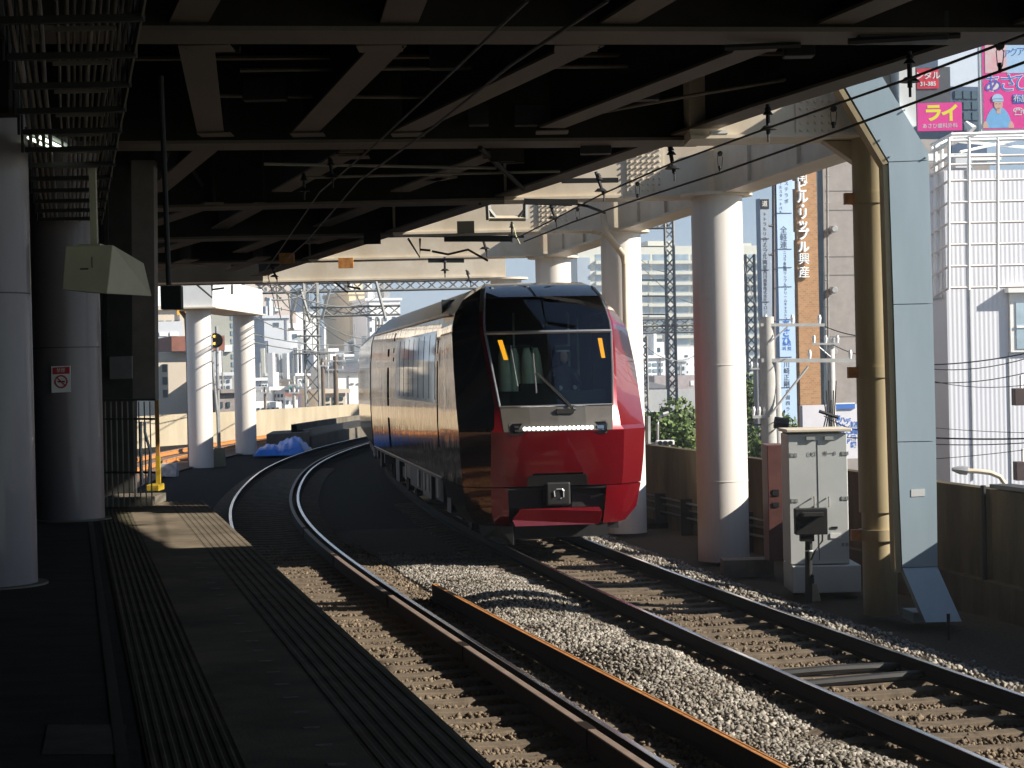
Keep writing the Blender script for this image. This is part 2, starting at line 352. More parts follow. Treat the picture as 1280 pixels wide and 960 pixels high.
for y in (16.6, 21.8, 27, 33, 39): 
    a = offp(RRf, y, -.22, .0); b = offp(RRf, y + .35, -.22, .0); n = nrm(RRf, y)
    MB().obox(a + Vector((0, 0, -.14)), b - a, n * .09, Vector((0, 0, .158))).build('joint_plate', RAILS, TL)
T3f = lambda y: CLf(y) - 6.0
T3 = empty('railway_track', offp(T3f, 46, 0, -.2), 'far rust brown track beyond the white columns, seen only at the left', 'railway track')
for u in (-.75, .75):
    sd, tp = rail_mb(T3f, u, 46, 124, 2.); r = sd.build('rail', RUST, T3)
    me = tp.build('running_surface', RAILT, r, local=True); me.location = -T3.location
# spare rusty rail on the outer side
gx = spl([0, 14.9, 21.2, 29, 36], [5.0, 1.88, .45, -1.27, -2.7])
sd = MB().strip([(-.065, -.2), (-.065, -.165), (-.03, -.15), (-.03, .0), (-.035, .01), (.035, .01), (.03, .0), (.03, -.15), (.065, -.165), (.065, -.2)], path(gx, 0, 8, 28.9, .7))
gr_ = empty('guard_rail', offp(gx, 10, 0, -.2), 'orange rusty rail laid on its own beside the inner running rail', 'rail')
sd.build('rail_body', RAILS, gr_)
MB().strip([(-.034, .009), (-.03, .013), (.0, .013), (.005, .009)], path(gx, 0, 8, 28.9, .7)).build('rusty_head', RUST, gr_)
MB().strip([(.012, .009), (.015, .013), (.03, .013), (.034, .009)], path(gx, 0, 8, 28.9, .7)).build('rusty_head', RUST, gr_)
# cables crossing between sleepers of the right track
for k, yq in enumerate((19.9, 20.5)):
    n = nrm(CRf, yq); p = [offp(CRf, yq, u, -.15 + .02 * math.sin(u * 2 + k)) for u in np.arange(-.8, .85, .1)]
    tag(MB().tube(p, .045, 8).build('cable_duct', DGREY, smooth=True), ('farther' if k else 'nearer') + ' black cable duct lying across the right track between sleepers', 'cable duct')
# ================================================================ platform
g = MB()
ye, yn = 30.2, -40
g.prism([edgep(yn, -.5, 1.0), edgep(ye, -.5, 1.0), (-16, ye, 1.0), (-16, yn, 1.0)], (0, 0, .094)); struct(g.build('platform', PLAT))
g = MB(); g.prism([edgep(yn, -.04, -.3), edgep(ye, -.04, -.3), edgep(ye, -.3, -.3), edgep(yn, -.3, -.3)], (0, 0, 1.3)); struct(g.build('platform_side_wall', CONC))
def ribbed(u0, u1, ribs, rw, rh, y0=yn, y1=ye):
    pr = [(u0, -.05), (u0, .0)]; st = (u1 - u0) / ribs
    for k in range(ribs):
        a = u0 + st * k + (st - rw) / 2; pr += [(a, 0), (a + .006, rh), (a + rw - .006, rh), (a + rw, 0)]
    pr += [(u1, 0), (u1, -.05)]
    n = Vector((1, .2115, 0)).normalized()
    return MB().strip(pr, [(Vector((EDGE(y0), y0, 1.1)), n), (Vector((EDGE(y1), y1, 1.1)), n)])
ed = ribbed(-.50, 0.0, 7, .04, .003); struct(ed.build('platform_edge_strip', PEDGE))
tc = ribbed(-1.52, -1.10, 8, .03, .0035); struct(tc.build('tactile_paving_strip', TACT))
n_ = Vector((1, .2115, 0)).normalized()
g = MB().strip([(-1.10, .0), (-1.085, .004), (-.505, .004), (-.50, .0)], [(Vector((EDGE(yn), yn, 1.098)), n_), (Vector((EDGE(ye), ye, 1.098)), n_)]); struct(g.build('platform_paving', mat('platform_lane', (.22, .178, .128), .85, spec=.15, c2=(.10, .082, .06), vscale=1.1, bump=.003, bscale=50)))
# white-grey door marks
for k in range(22):
    y = 9.6 + .5 * k
    p = edgep(y, -.72, 1.103); a = n_ * .085; b = Vector((-n_.y, n_.x, 0)) * .05
    tag(MB().obox(p, a, b, (0, 0, .003)).build('platform_mark', mat('mark_paint', (.20, .19, .165), .8, var=.35, vscale=30)), 'small worn pale rectangle in the row painted between the tactile strip and platform edge', 'floor marking', 'row of pale marks on the platform')
# joint slot and repaired patch
g = MB().strip([(-1.66, .0), (-1.66, .004), (-1.60, .004), (-1.60, .0)], [(Vector((EDGE(yn), yn, 1.095)), n_), (Vector((EDGE(ye), ye, 1.095)), n_)]); struct(g.build('platform_gutter', BLACK))
pp = [at(x, y, 1.1) for x, y in ((52, 942), (150, 942), (158, 905), (60, 905))]
struct(MB().prism([p - Vector((0, 0, .004)) for p in pp], (0, 0, .0015)).build('platform_patch', mat('patch_asphalt', (.10, .094, .08), .9, spec=.1, var=.25)))
# end of platform: low step, dark ramp, yellow block
g = MB(); a = at(205, 626, 1.1); 
g.prism([edgep(ye, 0, .9), edgep(38, .2, .25), (-13, 38, .25), (-13, ye, .9)], (0, 0, .1)); struct(g.build('platform_ramp', CONC))
# ================================================================ overhead viaduct deck
def zd(y): return 5.85 if y < 35 else 5.85 - .025 * (y - 35)
VD = empty('elevated_deck', (-3, 30, 5.85), 'dark underside of the overhead viaduct deck with steel girders', 'viaduct deck')
EP = [Vector((9.6, 0, 5.85)), Vector((7.95, 8, 5.85)), at(1280, 42, 5.85), at(975, 135, 5.85), at(700, 228, 5.85), at(520, 286, 5.62), at(332, 345, 5.37)]
def ibeam(p0, p1, w_, h=.85, fl=.035):
    m = MB(); m.beam(p0, p1, w_, fl); m.beam(p0, p1, .05, h, fl); return m
for i in range(len(EP) - 1):
    m = MB(); p0, p1 = EP[i], EP[i + 1]; d = (p1 - p0); n = Vector((d.y, -d.x, 0)).normalized()
    m.beam(p0 - n * .18, p1 - n * .18, .36, .035); 
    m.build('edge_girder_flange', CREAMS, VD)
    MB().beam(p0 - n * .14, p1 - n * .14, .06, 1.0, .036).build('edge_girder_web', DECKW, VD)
# slab
sl = []
for p in EP: sl.append((p.x - .02, p.y, p.z + .98))
g = MB()
for i in range(len(sl) - 1):
    (x0, y0, z0), (x1, y1, z1) = sl[i], sl[i + 1]
    vs = [(-17, y0, z0), (x0, y0, z0), (x1, y1, z1), (-17, y1, z1)]; vs += [(a, b, c + .3) for a, b, c in vs]
    g.add(vs, [(0, 1, 2, 3), (4, 7, 6, 5), (0, 4, 5, 1), (1, 5, 6, 2), (2, 6, 7, 3), (3, 7, 4, 0)])
g.box(-17, 9.6, -70, 0, 6.83, 7.13); g.box(5.5, 10.2, 8, 18.6, 6.95, 7.25); g.box(7.5, 10.5, -70, 8, 6.95, 7.25)  # the two right-hand extensions are unseen, added to shade the near platform
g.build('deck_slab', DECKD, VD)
g = MB(); g.box(-13.4, -13.1, -60, 31.5, -.3, 6.8); g.box(-13.1, -6.6, 31.4, 31.6, -.3, 6.8); g.box(-13, 9, -66, -65.7, -.3, 6.8)
tag(g.build('station_wall', mat('station_wall_dark', (.06, .055, .05), .8, var=.2)), 'dark station wall closing the platform behind the round pillars', 'wall')
# longitudinal girders by bay
bays = [((245, 57), (263, 166), 5.85), ((487, 57), (381, 166), 5.85), ((735, 57), (505, 166), 5.85), ((960, 57), (690, 160), 5.85),
        ((257, 188), (196, 240), 5.85), ((440, 190), (352, 240), 5.85), ((622, 192), (500, 240), 5.85), ((560, 222), (540, 226), 5.85),
        ((476, 255), (382, 291), 5.75), ((330, 255), (268, 290), 5.75), ((268, 255), (190, 282), 5.75),
        ((350, 297), (300, 316), 5.6), ((260, 297), (195, 316), 5.6), ((420, 297), (390, 305), 5.6), ((240, 325), (190, 340), 5.45), ((330, 322), (290, 338), 5.45),
        ((250, 0), (235, 30), 5.85), ((520, -30), (497, 34), 5.85), ((870, -30), (765, 34), 5.85), ((1190, -30), (1035, 34), 5.85)]
for (a, b, z) in bays:
    p0 = at(*a, z); p1 = at(*b, z)
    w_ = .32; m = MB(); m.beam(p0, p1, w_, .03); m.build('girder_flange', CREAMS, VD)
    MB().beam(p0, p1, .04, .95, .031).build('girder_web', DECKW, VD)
# crossbeams (near edge line through two pixels, z)
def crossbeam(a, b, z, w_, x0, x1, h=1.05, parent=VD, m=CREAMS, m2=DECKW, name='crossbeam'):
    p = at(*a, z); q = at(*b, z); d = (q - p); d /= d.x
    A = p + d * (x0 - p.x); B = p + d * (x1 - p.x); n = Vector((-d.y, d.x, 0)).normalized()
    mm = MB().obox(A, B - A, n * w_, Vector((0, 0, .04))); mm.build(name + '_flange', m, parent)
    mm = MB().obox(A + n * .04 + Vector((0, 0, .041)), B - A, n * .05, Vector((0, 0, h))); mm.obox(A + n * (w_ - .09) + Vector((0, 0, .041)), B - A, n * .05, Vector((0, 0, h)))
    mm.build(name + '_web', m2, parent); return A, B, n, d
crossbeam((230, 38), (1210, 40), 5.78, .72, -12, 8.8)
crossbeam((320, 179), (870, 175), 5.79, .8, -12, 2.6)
# ribs between, higher up
for y in (12.5, 14.6, 20.6, 22.8, 28.6, 31, 37, 39, 42, 44.5, 48.5, 50.5):
    xr = float(np.interp(y, [p.y for p in EP], [p.x for p in EP])) - .4
    z = zd(y) + .50
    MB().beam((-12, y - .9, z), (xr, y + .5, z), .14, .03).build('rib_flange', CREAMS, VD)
    MB().beam((-12, y - .9, z + .031), (xr, y + .5, z + .031), .03, .42).build('rib_web', DECKW, VD)
# lateral brace plate joins and small brackets
for a, b, z in (((210, 188), (196, 240), 5.9), ((225, 188), (262, 246), 6.1), ((600, 185), (654, 236), 5.7), ((235, 62), (300, 62), 5.95)):
    p0 = at(*a, z); p1 = at(*b, z - .02); MB().tube([p0, p1], .035, 6).build('brace', DECKW, VD)
for (x, y, z) in ((432, 328, 5.3), (640, 192, 5.75), (628, 190, 5.75), (465, 297, 5.5), (358, 322, 5.4), (582, 283, 5.6)):
    p = at(x, y, z); MB().box(p.x - .16, p.x + .16, p.y, p.y + .12, p.z - .12, p.z + .1).build('bracket', RUST if x in (432, 358) else DECKW, VD)
# clutter under the deck: gussets, conduits, boxes
for (x, y, s_) in ((263, 60, 1), (475, 60, 1), (720, 60, 1), (945, 60, 1), (270, 168, 1), (385, 168, 1), (510, 168, 1), (690, 165, 1), (440, 192, -1), (622, 195, -1)):
    q = at(x, y, 5.84); MB().prism([(q.x - .22, q.y, q.z), (q.x + .22, q.y, q.z), (q.x + .02, q.y, q.z + .34), (q.x - .02, q.y, q.z + .34)], (0, .03, 0)).build('gusset', DECKW, VD)
    MB().obox((q.x - .2, q.y - .02 - .22 * s_, q.z - .014), (.4, 0, 0), (0, .4, 0), (0, 0, .012)).build('joint_plate', CREAMS, VD)
for pts in (((300, 88, 6.2), (640, 84, 6.2), (900, 82, 6.2)), ((270, 120, 6.15), (560, 122, 6.15)), ((330, 205, 5.7), (620, 210, 5.7)), ((700, 150, 6.1), (860, 120, 6.1), (1010, 95, 6.1)), ((560, 8, 6.2), (830, 20, 6.2), (1090, 10, 6.2)), ((380, 222, 5.75), (700, 214, 5.75))):
    MB().tube([at(*q) for q in pts], .022, 6).build('deck_conduit', PIPEG, VD, smooth=True)
for (x, y, w_, z) in ((668, 150, .5, 6.0), (806, 118, .35, 6.1), (868, 78, .45, 6.1), (330, 118, .5, 6.1), (560, 78, .4, 6.2), (745, 186, .4, 5.75), (1130, 42, .8, 5.78), (1000, 62, .3, 6.0), (598, 150, .25, 6.0)):
    q = at(x, y, z); MB().box(q.x - w_ / 2, q.x + w_ / 2, q.y, q.y + .22, q.z - .06, q.z + .2).build('junction_box', BLACK, VD, bevel=.01)
for (x0, y0, x1, y1) in ((1060, 52, 1200, 44), (905, 60, 1000, 56)):
    MB().tube([at(x0, y0, 5.72), at(x1, y1, 5.76)], .03, 5).build('support_angle', BLACK, VD)
# ---- portal frames on the right columns
COLS = [((905, 700), -.3, .42), ((779, 668), -.3, .40), ((697, 640), -.3, .40)]
def splice(p, u, v, nx, nz, pitch, parent, m, r=.022):
    n = Vector(u).cross(Vector(v)); mm = MB()
    pl = MB().obox(p - u * pitch * .7 - v * pitch * .7, u * (nx + .4) * pitch, v * (nz + .4) * pitch, n * .02)
    pl.build('splice_plate', m, parent)
    for i in range(nx):
        for j in range(nz):
            c = p + u * pitch * i + v * pitch * j + n * .02
            mm.tube([c, c + n * .03], [r, r * .7], 6)
    mm.build('bolt_rows', m, parent)
def portal(name, label, Y, z, xl, xr, hgt=1.02, wid=.85, slope=.0, th=True):
    PF = empty(name, (xr, Y, z), label, 'steel crossbeam')
    xm = float(np.interp(Y, [q.y for q in EP], [q.x for q in EP])) - .25
    a = Vector((xl, Y + slope * (xl - xr), z)); b = Vector((xr, Y, z)); d = (b - a).normalized(); n = Vector((-d.y, d.x, 0))
    c = a + d * ((xm - a.x) / d.x)
    MB().obox(a, c - a, n * wid, Vector((0, 0, .045))).build('shade_toned_flange', CREAMS, PF)  # under-deck length in a darker tone that paints in the deck's shade
    MB().obox(a + n * .06 + Vector((0, 0, .046)), c - a, n * (wid - .12), Vector((0, 0, hgt))).build('shade_toned_web', DECKW, PF)  # web likewise darkened in colour for the shade under the deck
    a = c
    MB().obox(a, b - a, n * wid, Vector((0, 0, .045))).build('bottom_flange', CREAM, PF)
    MB().obox(a + n * .06 + Vector((0, 0, .046)), b - a, n * (wid - .12), Vector((0, 0, hgt))).build('box_web', CREAM, PF)
    MB().obox(a + Vector((0, 0, hgt + .047)), b - a, n * wid, Vector((0, 0, .045))).build('top_flange', CREAM, PF)
    return PF, a, b, d, n
PA, a, b, d, n = portal('portal_beam', 'cream crossbeam over the nearest round white column, diagonal shadow on its face', 34.55, 5.72, -12, 3.85)
splice(Vector((2.05, a.y + (2.05 - a.x) * d.y / d.x + .055, 5.84)), d, Vector((0, 0, 1)), 6, 9, .095, PA, CREAM)
PB, a, b, d, n = portal('portal_beam', 'cream crossbeam above the second round column, behind the train roof', 40.1, 5.56, -12, 2.2)
splice(Vector((.65, a.y + (.65 - a.x) * d.y / d.x + .055, 5.68)), d, Vector((0, 0, 1)), 6, 9, .095, PB, CREAM)
PC, a, b, d, n = portal('portal_beam', 'third cream crossbeam back, ending over the column behind the train', 46.4, 5.44, -13, 1.05)
PD, a, b, d, n = portal('portal_beam', 'farthest cream crossbeam spanning above the lattice masts', 53.0, 5.28, -14, -.1)
P2 = empty('portal_beam', (4, 26, 5.72), 'cream crossbeam with bolted splice meeting the pale blue column', 'steel crossbeam')
p = at(925, 171, 5.72); q = at(1078, 165, 5.72)
d = Vector((1, .02, 0)).normalized(); n = Vector((-d.y, d.x, 0)); A = p + d * (-.6); A.y += .12; L = 2.52
MB().obox(A, d * L, n * .85, (0, 0, .045)).build('bottom_flange', CREAM, P2)
MB().obox(A + n * .06 + Vector((0, 0, .046)), d * L, n * .73, (0, 0, 1.02)).build('box_web', CREAM, P2)
MB().obox(A + Vector((0, 0, 1.07)), d * L, n * .85, (0, 0, .045)).build('top_flange', CREAM, P2)
splice(onplane(1001, 163, A + n * .055, n), d, Vector((0, 0, 1)), 6, 8, .09, P2, CREAM)
pw = A + d * L; MB().box(pw.x + .002, pw.x + .2, pw.y - .5, pw.y + .4, 5.77, 6.9).build('lit_white_end', WHITE, P2)  # white colour stands in for the sunlit end of the beam
# gusset bracket at the beam end
p = aty(1040, 182, 26.4); MB().prism([aty(1030, 176, 26.35), aty(1072, 176, 26.35), aty(1072, 205, 26.35)], (0, .3, 0)).build('gusset', OLIVE, P2)
# longitudinal box girders between column heads
def lgird(p0, p1, label, w_=.5, h=.95):
    G = empty('edge_beam', p0, label, 'steel beam')
    d = Vector(p1) - Vector(p0)
    MB().beam(p0, p1, w_, .04).build('bottom_flange', CREAM, G); MB().beam(p0, p1, w_ - .1, h, .041).build('box_web', CREAM, G)
    dn = d.normalized(); nn = Vector((dn.y, -dn.x, 0))
    for t in (.35, .7):
        q = Vector(p0) + d * t - nn * (w_ / 2 - .05); MB().obox(q + Vector((0, 0, .04)), dn * .03, -nn * .05, Vector((0, 0, h))).build('stiffener', CREAM, G)
    return G
lgird((4.75, 26.9, 5.68), (3.62, 34.5, 5.70), 'cream longitudinal beam from the blue column to the nearest round column')
lgird((3.40, 35.4, 5.62), (2.3, 40.0, 5.52), 'cream longitudinal beam between the nearest and second round columns')
lgird((2.15, 40.98, 5.48), (1.05, 46.3, 5.40), 'cream longitudinal beam between the second and third round columns')
# ---- columns
def column(base, r, ztop, label, rings=(), m=WHITEC, cap=True, cat='column'):
    C = empty('round_column', base, label, cat)
    MB().tube([base, (base[0], base[1], ztop - .02)], r, 48).build('shaft', m, C, smooth=True)
    if cap: MB().tube([(base[0], base[1], ztop - .05), (base[0], base[1], ztop)], r + .17, 32).build('cap_plate', CREAM, C, smooth=True)
    for z in rings: MB().tube([(base[0], base[1], z), (base[0], base[1], z + .012)], r + .006, 48).build('weld_ring', m, C, smooth=True)
    return C
b0 = at(905, 700, -.3); CA = column(tuple(b0), .42, 5.72, 'tall white round column just right of the train, pink glow near its foot', (1.0, 2.9))
b1 = aty(779, 668, 40.3); CB = column((2.17, 40.4, -.3), .39, 5.56, 'white round column right behind the train nose with a drainpipe', (2.0,))
CC = column((.98, 46.8, -.3), .40, 5.44, 'third white round column, only its head seen above the train roof')
column((-.1, 53.4, -.3), .40, 5.28, 'fourth white round column, hidden behind the train except its head')
# drainpipe on column B
dp = [aty(754, 268, 39.4), aty(757, 290, 39.4), aty(778, 318, 39.7), aty(781, 330, 39.9), aty(783, 430, 39.9), (aty(783, 430, 39.9).x, 39.9, .2)]
tag(MB().tube(dp, .065, 10).build('drainpipe', CREAM, smooth=True), 'cream bent drainpipe running down the second round column', 'drainpipe')
# left pair
bl1 = at(252, 586, -.3); bl2 = at(308, 569, -.3)
column(tuple(bl1), .43, 5.28, 'left white column of the far pair, cables running up beside it', (.6,))
column(tuple(bl2), .43, 5.42, 'right white column of the far pair, standing beside the blue tarpaulin')
LB = empty('portal_beam', (bl1.x, bl1.y, 5.4), 'bright white beam on top of the far pair of round columns', 'steel crossbeam')
m = MB(); m.obox((bl1.x - .75, bl1.y - 1.2, 5.33), (1.45, 0, 0), (bl2.x - bl1.x, bl2.y - bl1.y + 2, .12), (0, 0, 1.0)); m.build('box_web', WHITE, LB)
m = MB(); m.obox((bl1.x - .85, bl1.y - 1.3, 5.28), (1.65, 0, 0), (bl2.x - bl1.x, bl2.y - bl1.y + 2.2, .12), (0, 0, .05)); m.build('bottom_flange', CREAM, LB)
# platform pillars at left
p1 = at(15, 733, 1.1)
PILM = mat('pillar_mauve', (.20, .17, .175), .45, c2=(.14, .12, .125), vscale=1.2, stretch=(1, 1, .3), coat=.2)
def pillar(x, y, r, label, seam):
    C = empty('round_pillar', (x, y, 1.1), label, 'pillar')
    MB().tube([(x, y, 1.1), (x, y, 6.8)], r, 48).build('shaft', PILM, C, smooth=True)
    MB().tube([(x, y, 1.098), (x, y, 1.115)], r + .09, 40).build('base_ring', CONC, C, smooth=True)
    for z in seam: MB().tube([(x, y, z), (x, y, z + .012)], r + .004, 48).build('seam', DGREY, C)
    return C
pillar(-4.66, 18.3, .44, 'nearest grey round pillar cut by the left edge of the photo', (3.65,))
pillar(-5.70, 26.7, .43, 'second grey round pillar, with the no smoking sign on it', (3.3,))
# ================================================================ blue column, yellow column
Yb = 25.35
B = empty('strut_column', at(1150, 778, -.3), 'pale blue square steel column with splayed foot and slanting head', 'column')
th = Vector((.02, .42, 0))
def seg(pts, name): return MB().prism([aty(x, y, Yb) for x, y in pts], th).build(name, BLUEP, B)
seg([(1111, 203), (1161, 201), (1166, 379), (1117, 380)], 'column_panel'); seg([(1117, 381), (1166, 380), (1170, 551), (1122, 552)], 'column_panel')
seg([(1122, 553), (1170, 552), (1172, 708), (1128, 709)], 'column_panel')
f0 = [aty(x, y, Yb) for x, y in ((1128, 710), (1172, 709), (1190, 770), (1146, 771))]
for i in (2, 3): f0[i] = f0[i] + Vector((.0, -.55, 0))
MB().prism(f0, th).build('splayed_foot', BLUEP, B)
f1 = [at(1142, 778, -.3), at(1194, 777, -.3), at(1194, 777, -.3) + Vector((-.05, .5, 0)), at(1142, 778, -.3) + Vector((-.05, .5, 0))]
MB().prism(f1, (0, 0, .12)).build('foot_plate', BLUEP, B)
seg([(1111, 202), (1161, 200), (1160, 190), (1103, 96), (1049, 96)], 'slanting_head')
MB().prism([aty(x, y, Yb + .0) for x, y in ((1041, 100), (1048, 100), (1110, 204), (1104, 206))], th).build('side_plate', OLIVE, B)
MB().prism([aty(x, y, Yb + .02) for x, y in ((1104, 206), (1110, 206), (1127, 716), (1119, 716))], th).build('side_plate', OLIVE, B)
MB().prism([aty(x, y, Yb - .004) for x, y in ((1139, 612), (1156, 611), (1156, 620), (1139, 621))], (0, .003, 0)).build('name_plate', WHITE, B)
for (x, y) in ((1112, 196), (1157, 197), (1130, 138), (1100, 175)):
    c = aty(x, y, Yb); MB().tube([c, c + Vector((0, -.02, 0))], .012, 8).build('bolt', GALV, B)
yb = at(1101, 768, -.3)
Yc = empty('pipe_column', yb, 'yellowish round steel column with clamp bands left of the blue one', 'column')
MB().tube([yb, (yb.x, yb.y, 1.0)], .215, 32).build('shaft', OLIVE, Yc, smooth=True)
MB().tube([(yb.x, yb.y, 1.0), (yb.x, yb.y, 5.75)], .245, 32).build('shaft', OLIVE, Yc, smooth=True)
for yp in (248, 465, 668):
    q = aty(1095, yp, yb.y); MB().tube([(yb.x, yb.y, q.z - .07), (yb.x, yb.y, q.z + .07)], .262, 32).build('clamp_band', OLIVE, Yc, smooth=True)
    MB().box(yb.x - .36, yb.x - .24, yb.y - .1, yb.y + .02, q.z - .07, q.z + .07).build('clamp_lug', RUST, Yc)
# ================================================================ right parapet wall
def wx(y): return 6.21 - (y - 25.4) * .178
def wallp(y, u=0, z=0): return Vector((wx(y) + u, y, z))
RW = empty('parapet_wall', wallp(12, 0, -.6), 'weathered concrete parapet wall along the right side of the tracks', 'wall')
def wseg(y0, y1, z0, z1, u0, u1, name, m):
    return MB().prism([wallp(y0, u0, z0), wallp(y0, u1, z0), wallp(y1, u1, z0), wallp(y1, u0, z0)], (0, 0, z1 - z0)).build(name, m, RW)
y = 10.
panels = [(10, 26.35), (26.37, 29.2), (29.22, 35.0), (35.02, 41.2), (41.22, 48), (48.02, 58), (58.02, 75)]
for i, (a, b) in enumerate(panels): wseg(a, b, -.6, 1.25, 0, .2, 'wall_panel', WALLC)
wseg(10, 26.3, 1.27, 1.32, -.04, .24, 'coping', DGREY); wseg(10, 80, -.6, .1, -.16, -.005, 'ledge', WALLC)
MB().tube([wallp(26.4, -.08, -.2), wallp(26.4, -.08, 1.3)], .035, 8).build('cable_pipe', BLACK, RW)
for y in (16, 19, 22, 24.5): wseg(y, y + .08, .1, 1.26, -.05, -.004, 'post', DGREY)
# concrete trough along the ballast
def tx(y): return float(crx(y)) + 1.75
g = MB()
for y in np.arange(12, 44, 2.0):
    a = Vector((tx(y), y, -.55)); b = Vector((tx(y + 1.98), y + 1.98, -.55))
    g.beam(a, b, .09, .25 + .02 * math.sin(y)); 
tag(g.build('cable_trough', CONC), 'long concrete cable trough kerb beside the right hand stones', 'cable trough')
g = MB()
for y in np.arange(12, 44, 2.0):
    a = Vector((tx(y) + .55, y, -.6)); b = Vector((tx(y + 2) + .55, y + 2, -.6)); g.beam(a, b, 1.1, .12)
struct(g.build('side_walkway', CONC))
# low dark concrete wall left of the cabinet base
p = [aty(800, 668, 37), aty(875, 668, 37)]
# pipes at the wall foot behind the train
for k, (z, u) in enumerate(((-.02, -.3), (.12, -.26), (.26, -.3))):
    tag(MB().tube([wallp(34, u, z), wallp(52, u, z)], .03, 6).build('wall_cable', BLACK), 'black cable run low on the stained wall, %s of three' % ('lowest', 'middle', 'highest')[k], 'cable')
for y in (36, 38, 40, 42): tag(MB().box(wx(y) - .42, wx(y) - .2, y, y + .08, -.35, .35).build('cable_bracket', BLACK), 'small black bracket carrying cables at the foot of the stained wall', 'bracket', 'cable brackets on the wall')
# ================================================================ left far parapet, trough, tarp
LW = empty('parapet_wall', (-16, 92, -.3), 'sunlit pale concrete parapet wall beyond the far tracks', 'wall')
lwpts = [(-30, 60), (-24, 70), (-19.5, 82), at(200, 551, 0).xy, at(320, 543, 0).xy, (-10.3, 114), (-7, 126), (-2, 138), (6, 152)]
lwpts = [Vector((p[0], p[1], 0)) for p in lwpts]
for i in range(len(lwpts) - 1):
    a, b = lwpts[i], lwpts[i + 1]; n = Vector((-(b - a).y, (b - a).x, 0)).normalized() * .25
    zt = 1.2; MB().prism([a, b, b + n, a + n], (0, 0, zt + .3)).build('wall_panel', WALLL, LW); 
    for ch in LW.children: pass
for o in LW.children: o.location.z -= .3
m = MB(); a = at(397, 560, .2)
# stepped concrete trough beside far left rail
st = empty('retaining_block', at(440, 546, .2), 'dark ribbed concrete side wall beside the far bend of the track', 'retaining wall')
for k, (u, z0, z1) in enumerate(((-1.75, -.3, .35), (-2.05, -.3, .62), (-2.35, -.3, .85))):
    pth = path(CLf, u, 87, 121, 2); MB().strip([(-.12, z0), (-.12, z1), (.12, z1), (.12, z0)], pth).build('wall_step', CONC if k != 1 else DGREY, st)
blk = [aty(x, y, 86) for x, y in ((333, 562), (386, 566), (386, 540), (333, 543))]
tag(MB().prism(blk, (-.3, 5, 0)).build('concrete_block', mat('block_dark', (.10, .09, .075), .85, var=.3)), 'dark concrete block behind the blue tarpaulin', 'block')
# tarp
tp = at(357, 560, .05); me = MB(); nx, ny = 34, 22; vs = []
for j in range(ny):
    for i in range(nx):
        u = i / (nx - 1) * 2 - 1; v = j / (ny - 1) * 2 - 1
        h = (max(0, 1 - abs(u) ** 4) * max(0, 1 - abs(v) ** 4)) ** .6 * (.40 + .10 * math.sin(u * 4.3 + v * 2) + .05 * math.sin(v * 9 + u * 13) + .03 * math.sin(u * 23 + v * 5)) * (1.15 + .25 * u)
        vs.append((tp.x + u * .95 + v * .08 * math.sin(u * 5), tp.y + v * 2.2, -.16 + h))
me.add(vs, [(j * nx + i, j * nx + i + 1, (j + 1) * nx + i + 1, (j + 1) * nx + i) for j in range(ny - 1) for i in range(nx - 1)])
tag(me.build('blue_tarp', TARP), 'crumpled bright blue tarpaulin on the ground beside the far rail', 'tarpaulin')
# ================================================================ platform furniture (left)
H_ = empty('hanging_housing', aty(122, 305, 19.0), 'cream box housing hanging on a post from the cable rack', 'housing')
Yh = 19.0; hm = mat('housing_cream', (.40, .375, .26), .5, var=.08)
a = [aty(x, y, Yh) for x, y in ((82, 308), (141, 306), (134, 367), (78, 362))]
bk = [aty(x, y, Yh + 1.1) for x, y in ((110, 314), (160, 338), (168, 366), (140, 369))]
b_ = [a[0] + Vector((.06, .8, 0)), a[1] + Vector((.14, .8, -.13)), a[2] + Vector((.27, .8, -.0)), a[3] + Vector((.06, .8, 0))]
MB().add(a + b_, [(0, 3, 2, 1), (4, 5, 6, 7), (0, 1, 5, 4), (1, 2, 6, 5), (2, 3, 7, 6), (3, 0, 4, 7)]).build('housing_body', hm, H_, bevel=.008)
MB().obox(aty(100, 337, Yh - .012), (.075, 0, 0), (0, .01, 0), (0, 0, .012)).build('handle', BLACK, H_)
MB().obox(aty(115, 335, Yh - .006), (.004, 0, 0), (0, .01, 0), (0, 0, .1)).build('door_seam', BLACK, H_)
MB().obox(aty(98, 309, Yh + .1), (.2, 0, 0), (0, .2, 0), (0, 0, .03)).build('mount_plate', hm, H_)
pz = aty(118, 305, Yh + .15); MB().box(pz.x - .03, pz.x + .03, pz.y - .03, pz.y + .03, pz.z, 4.9).build('hanger_post', hm, H_)
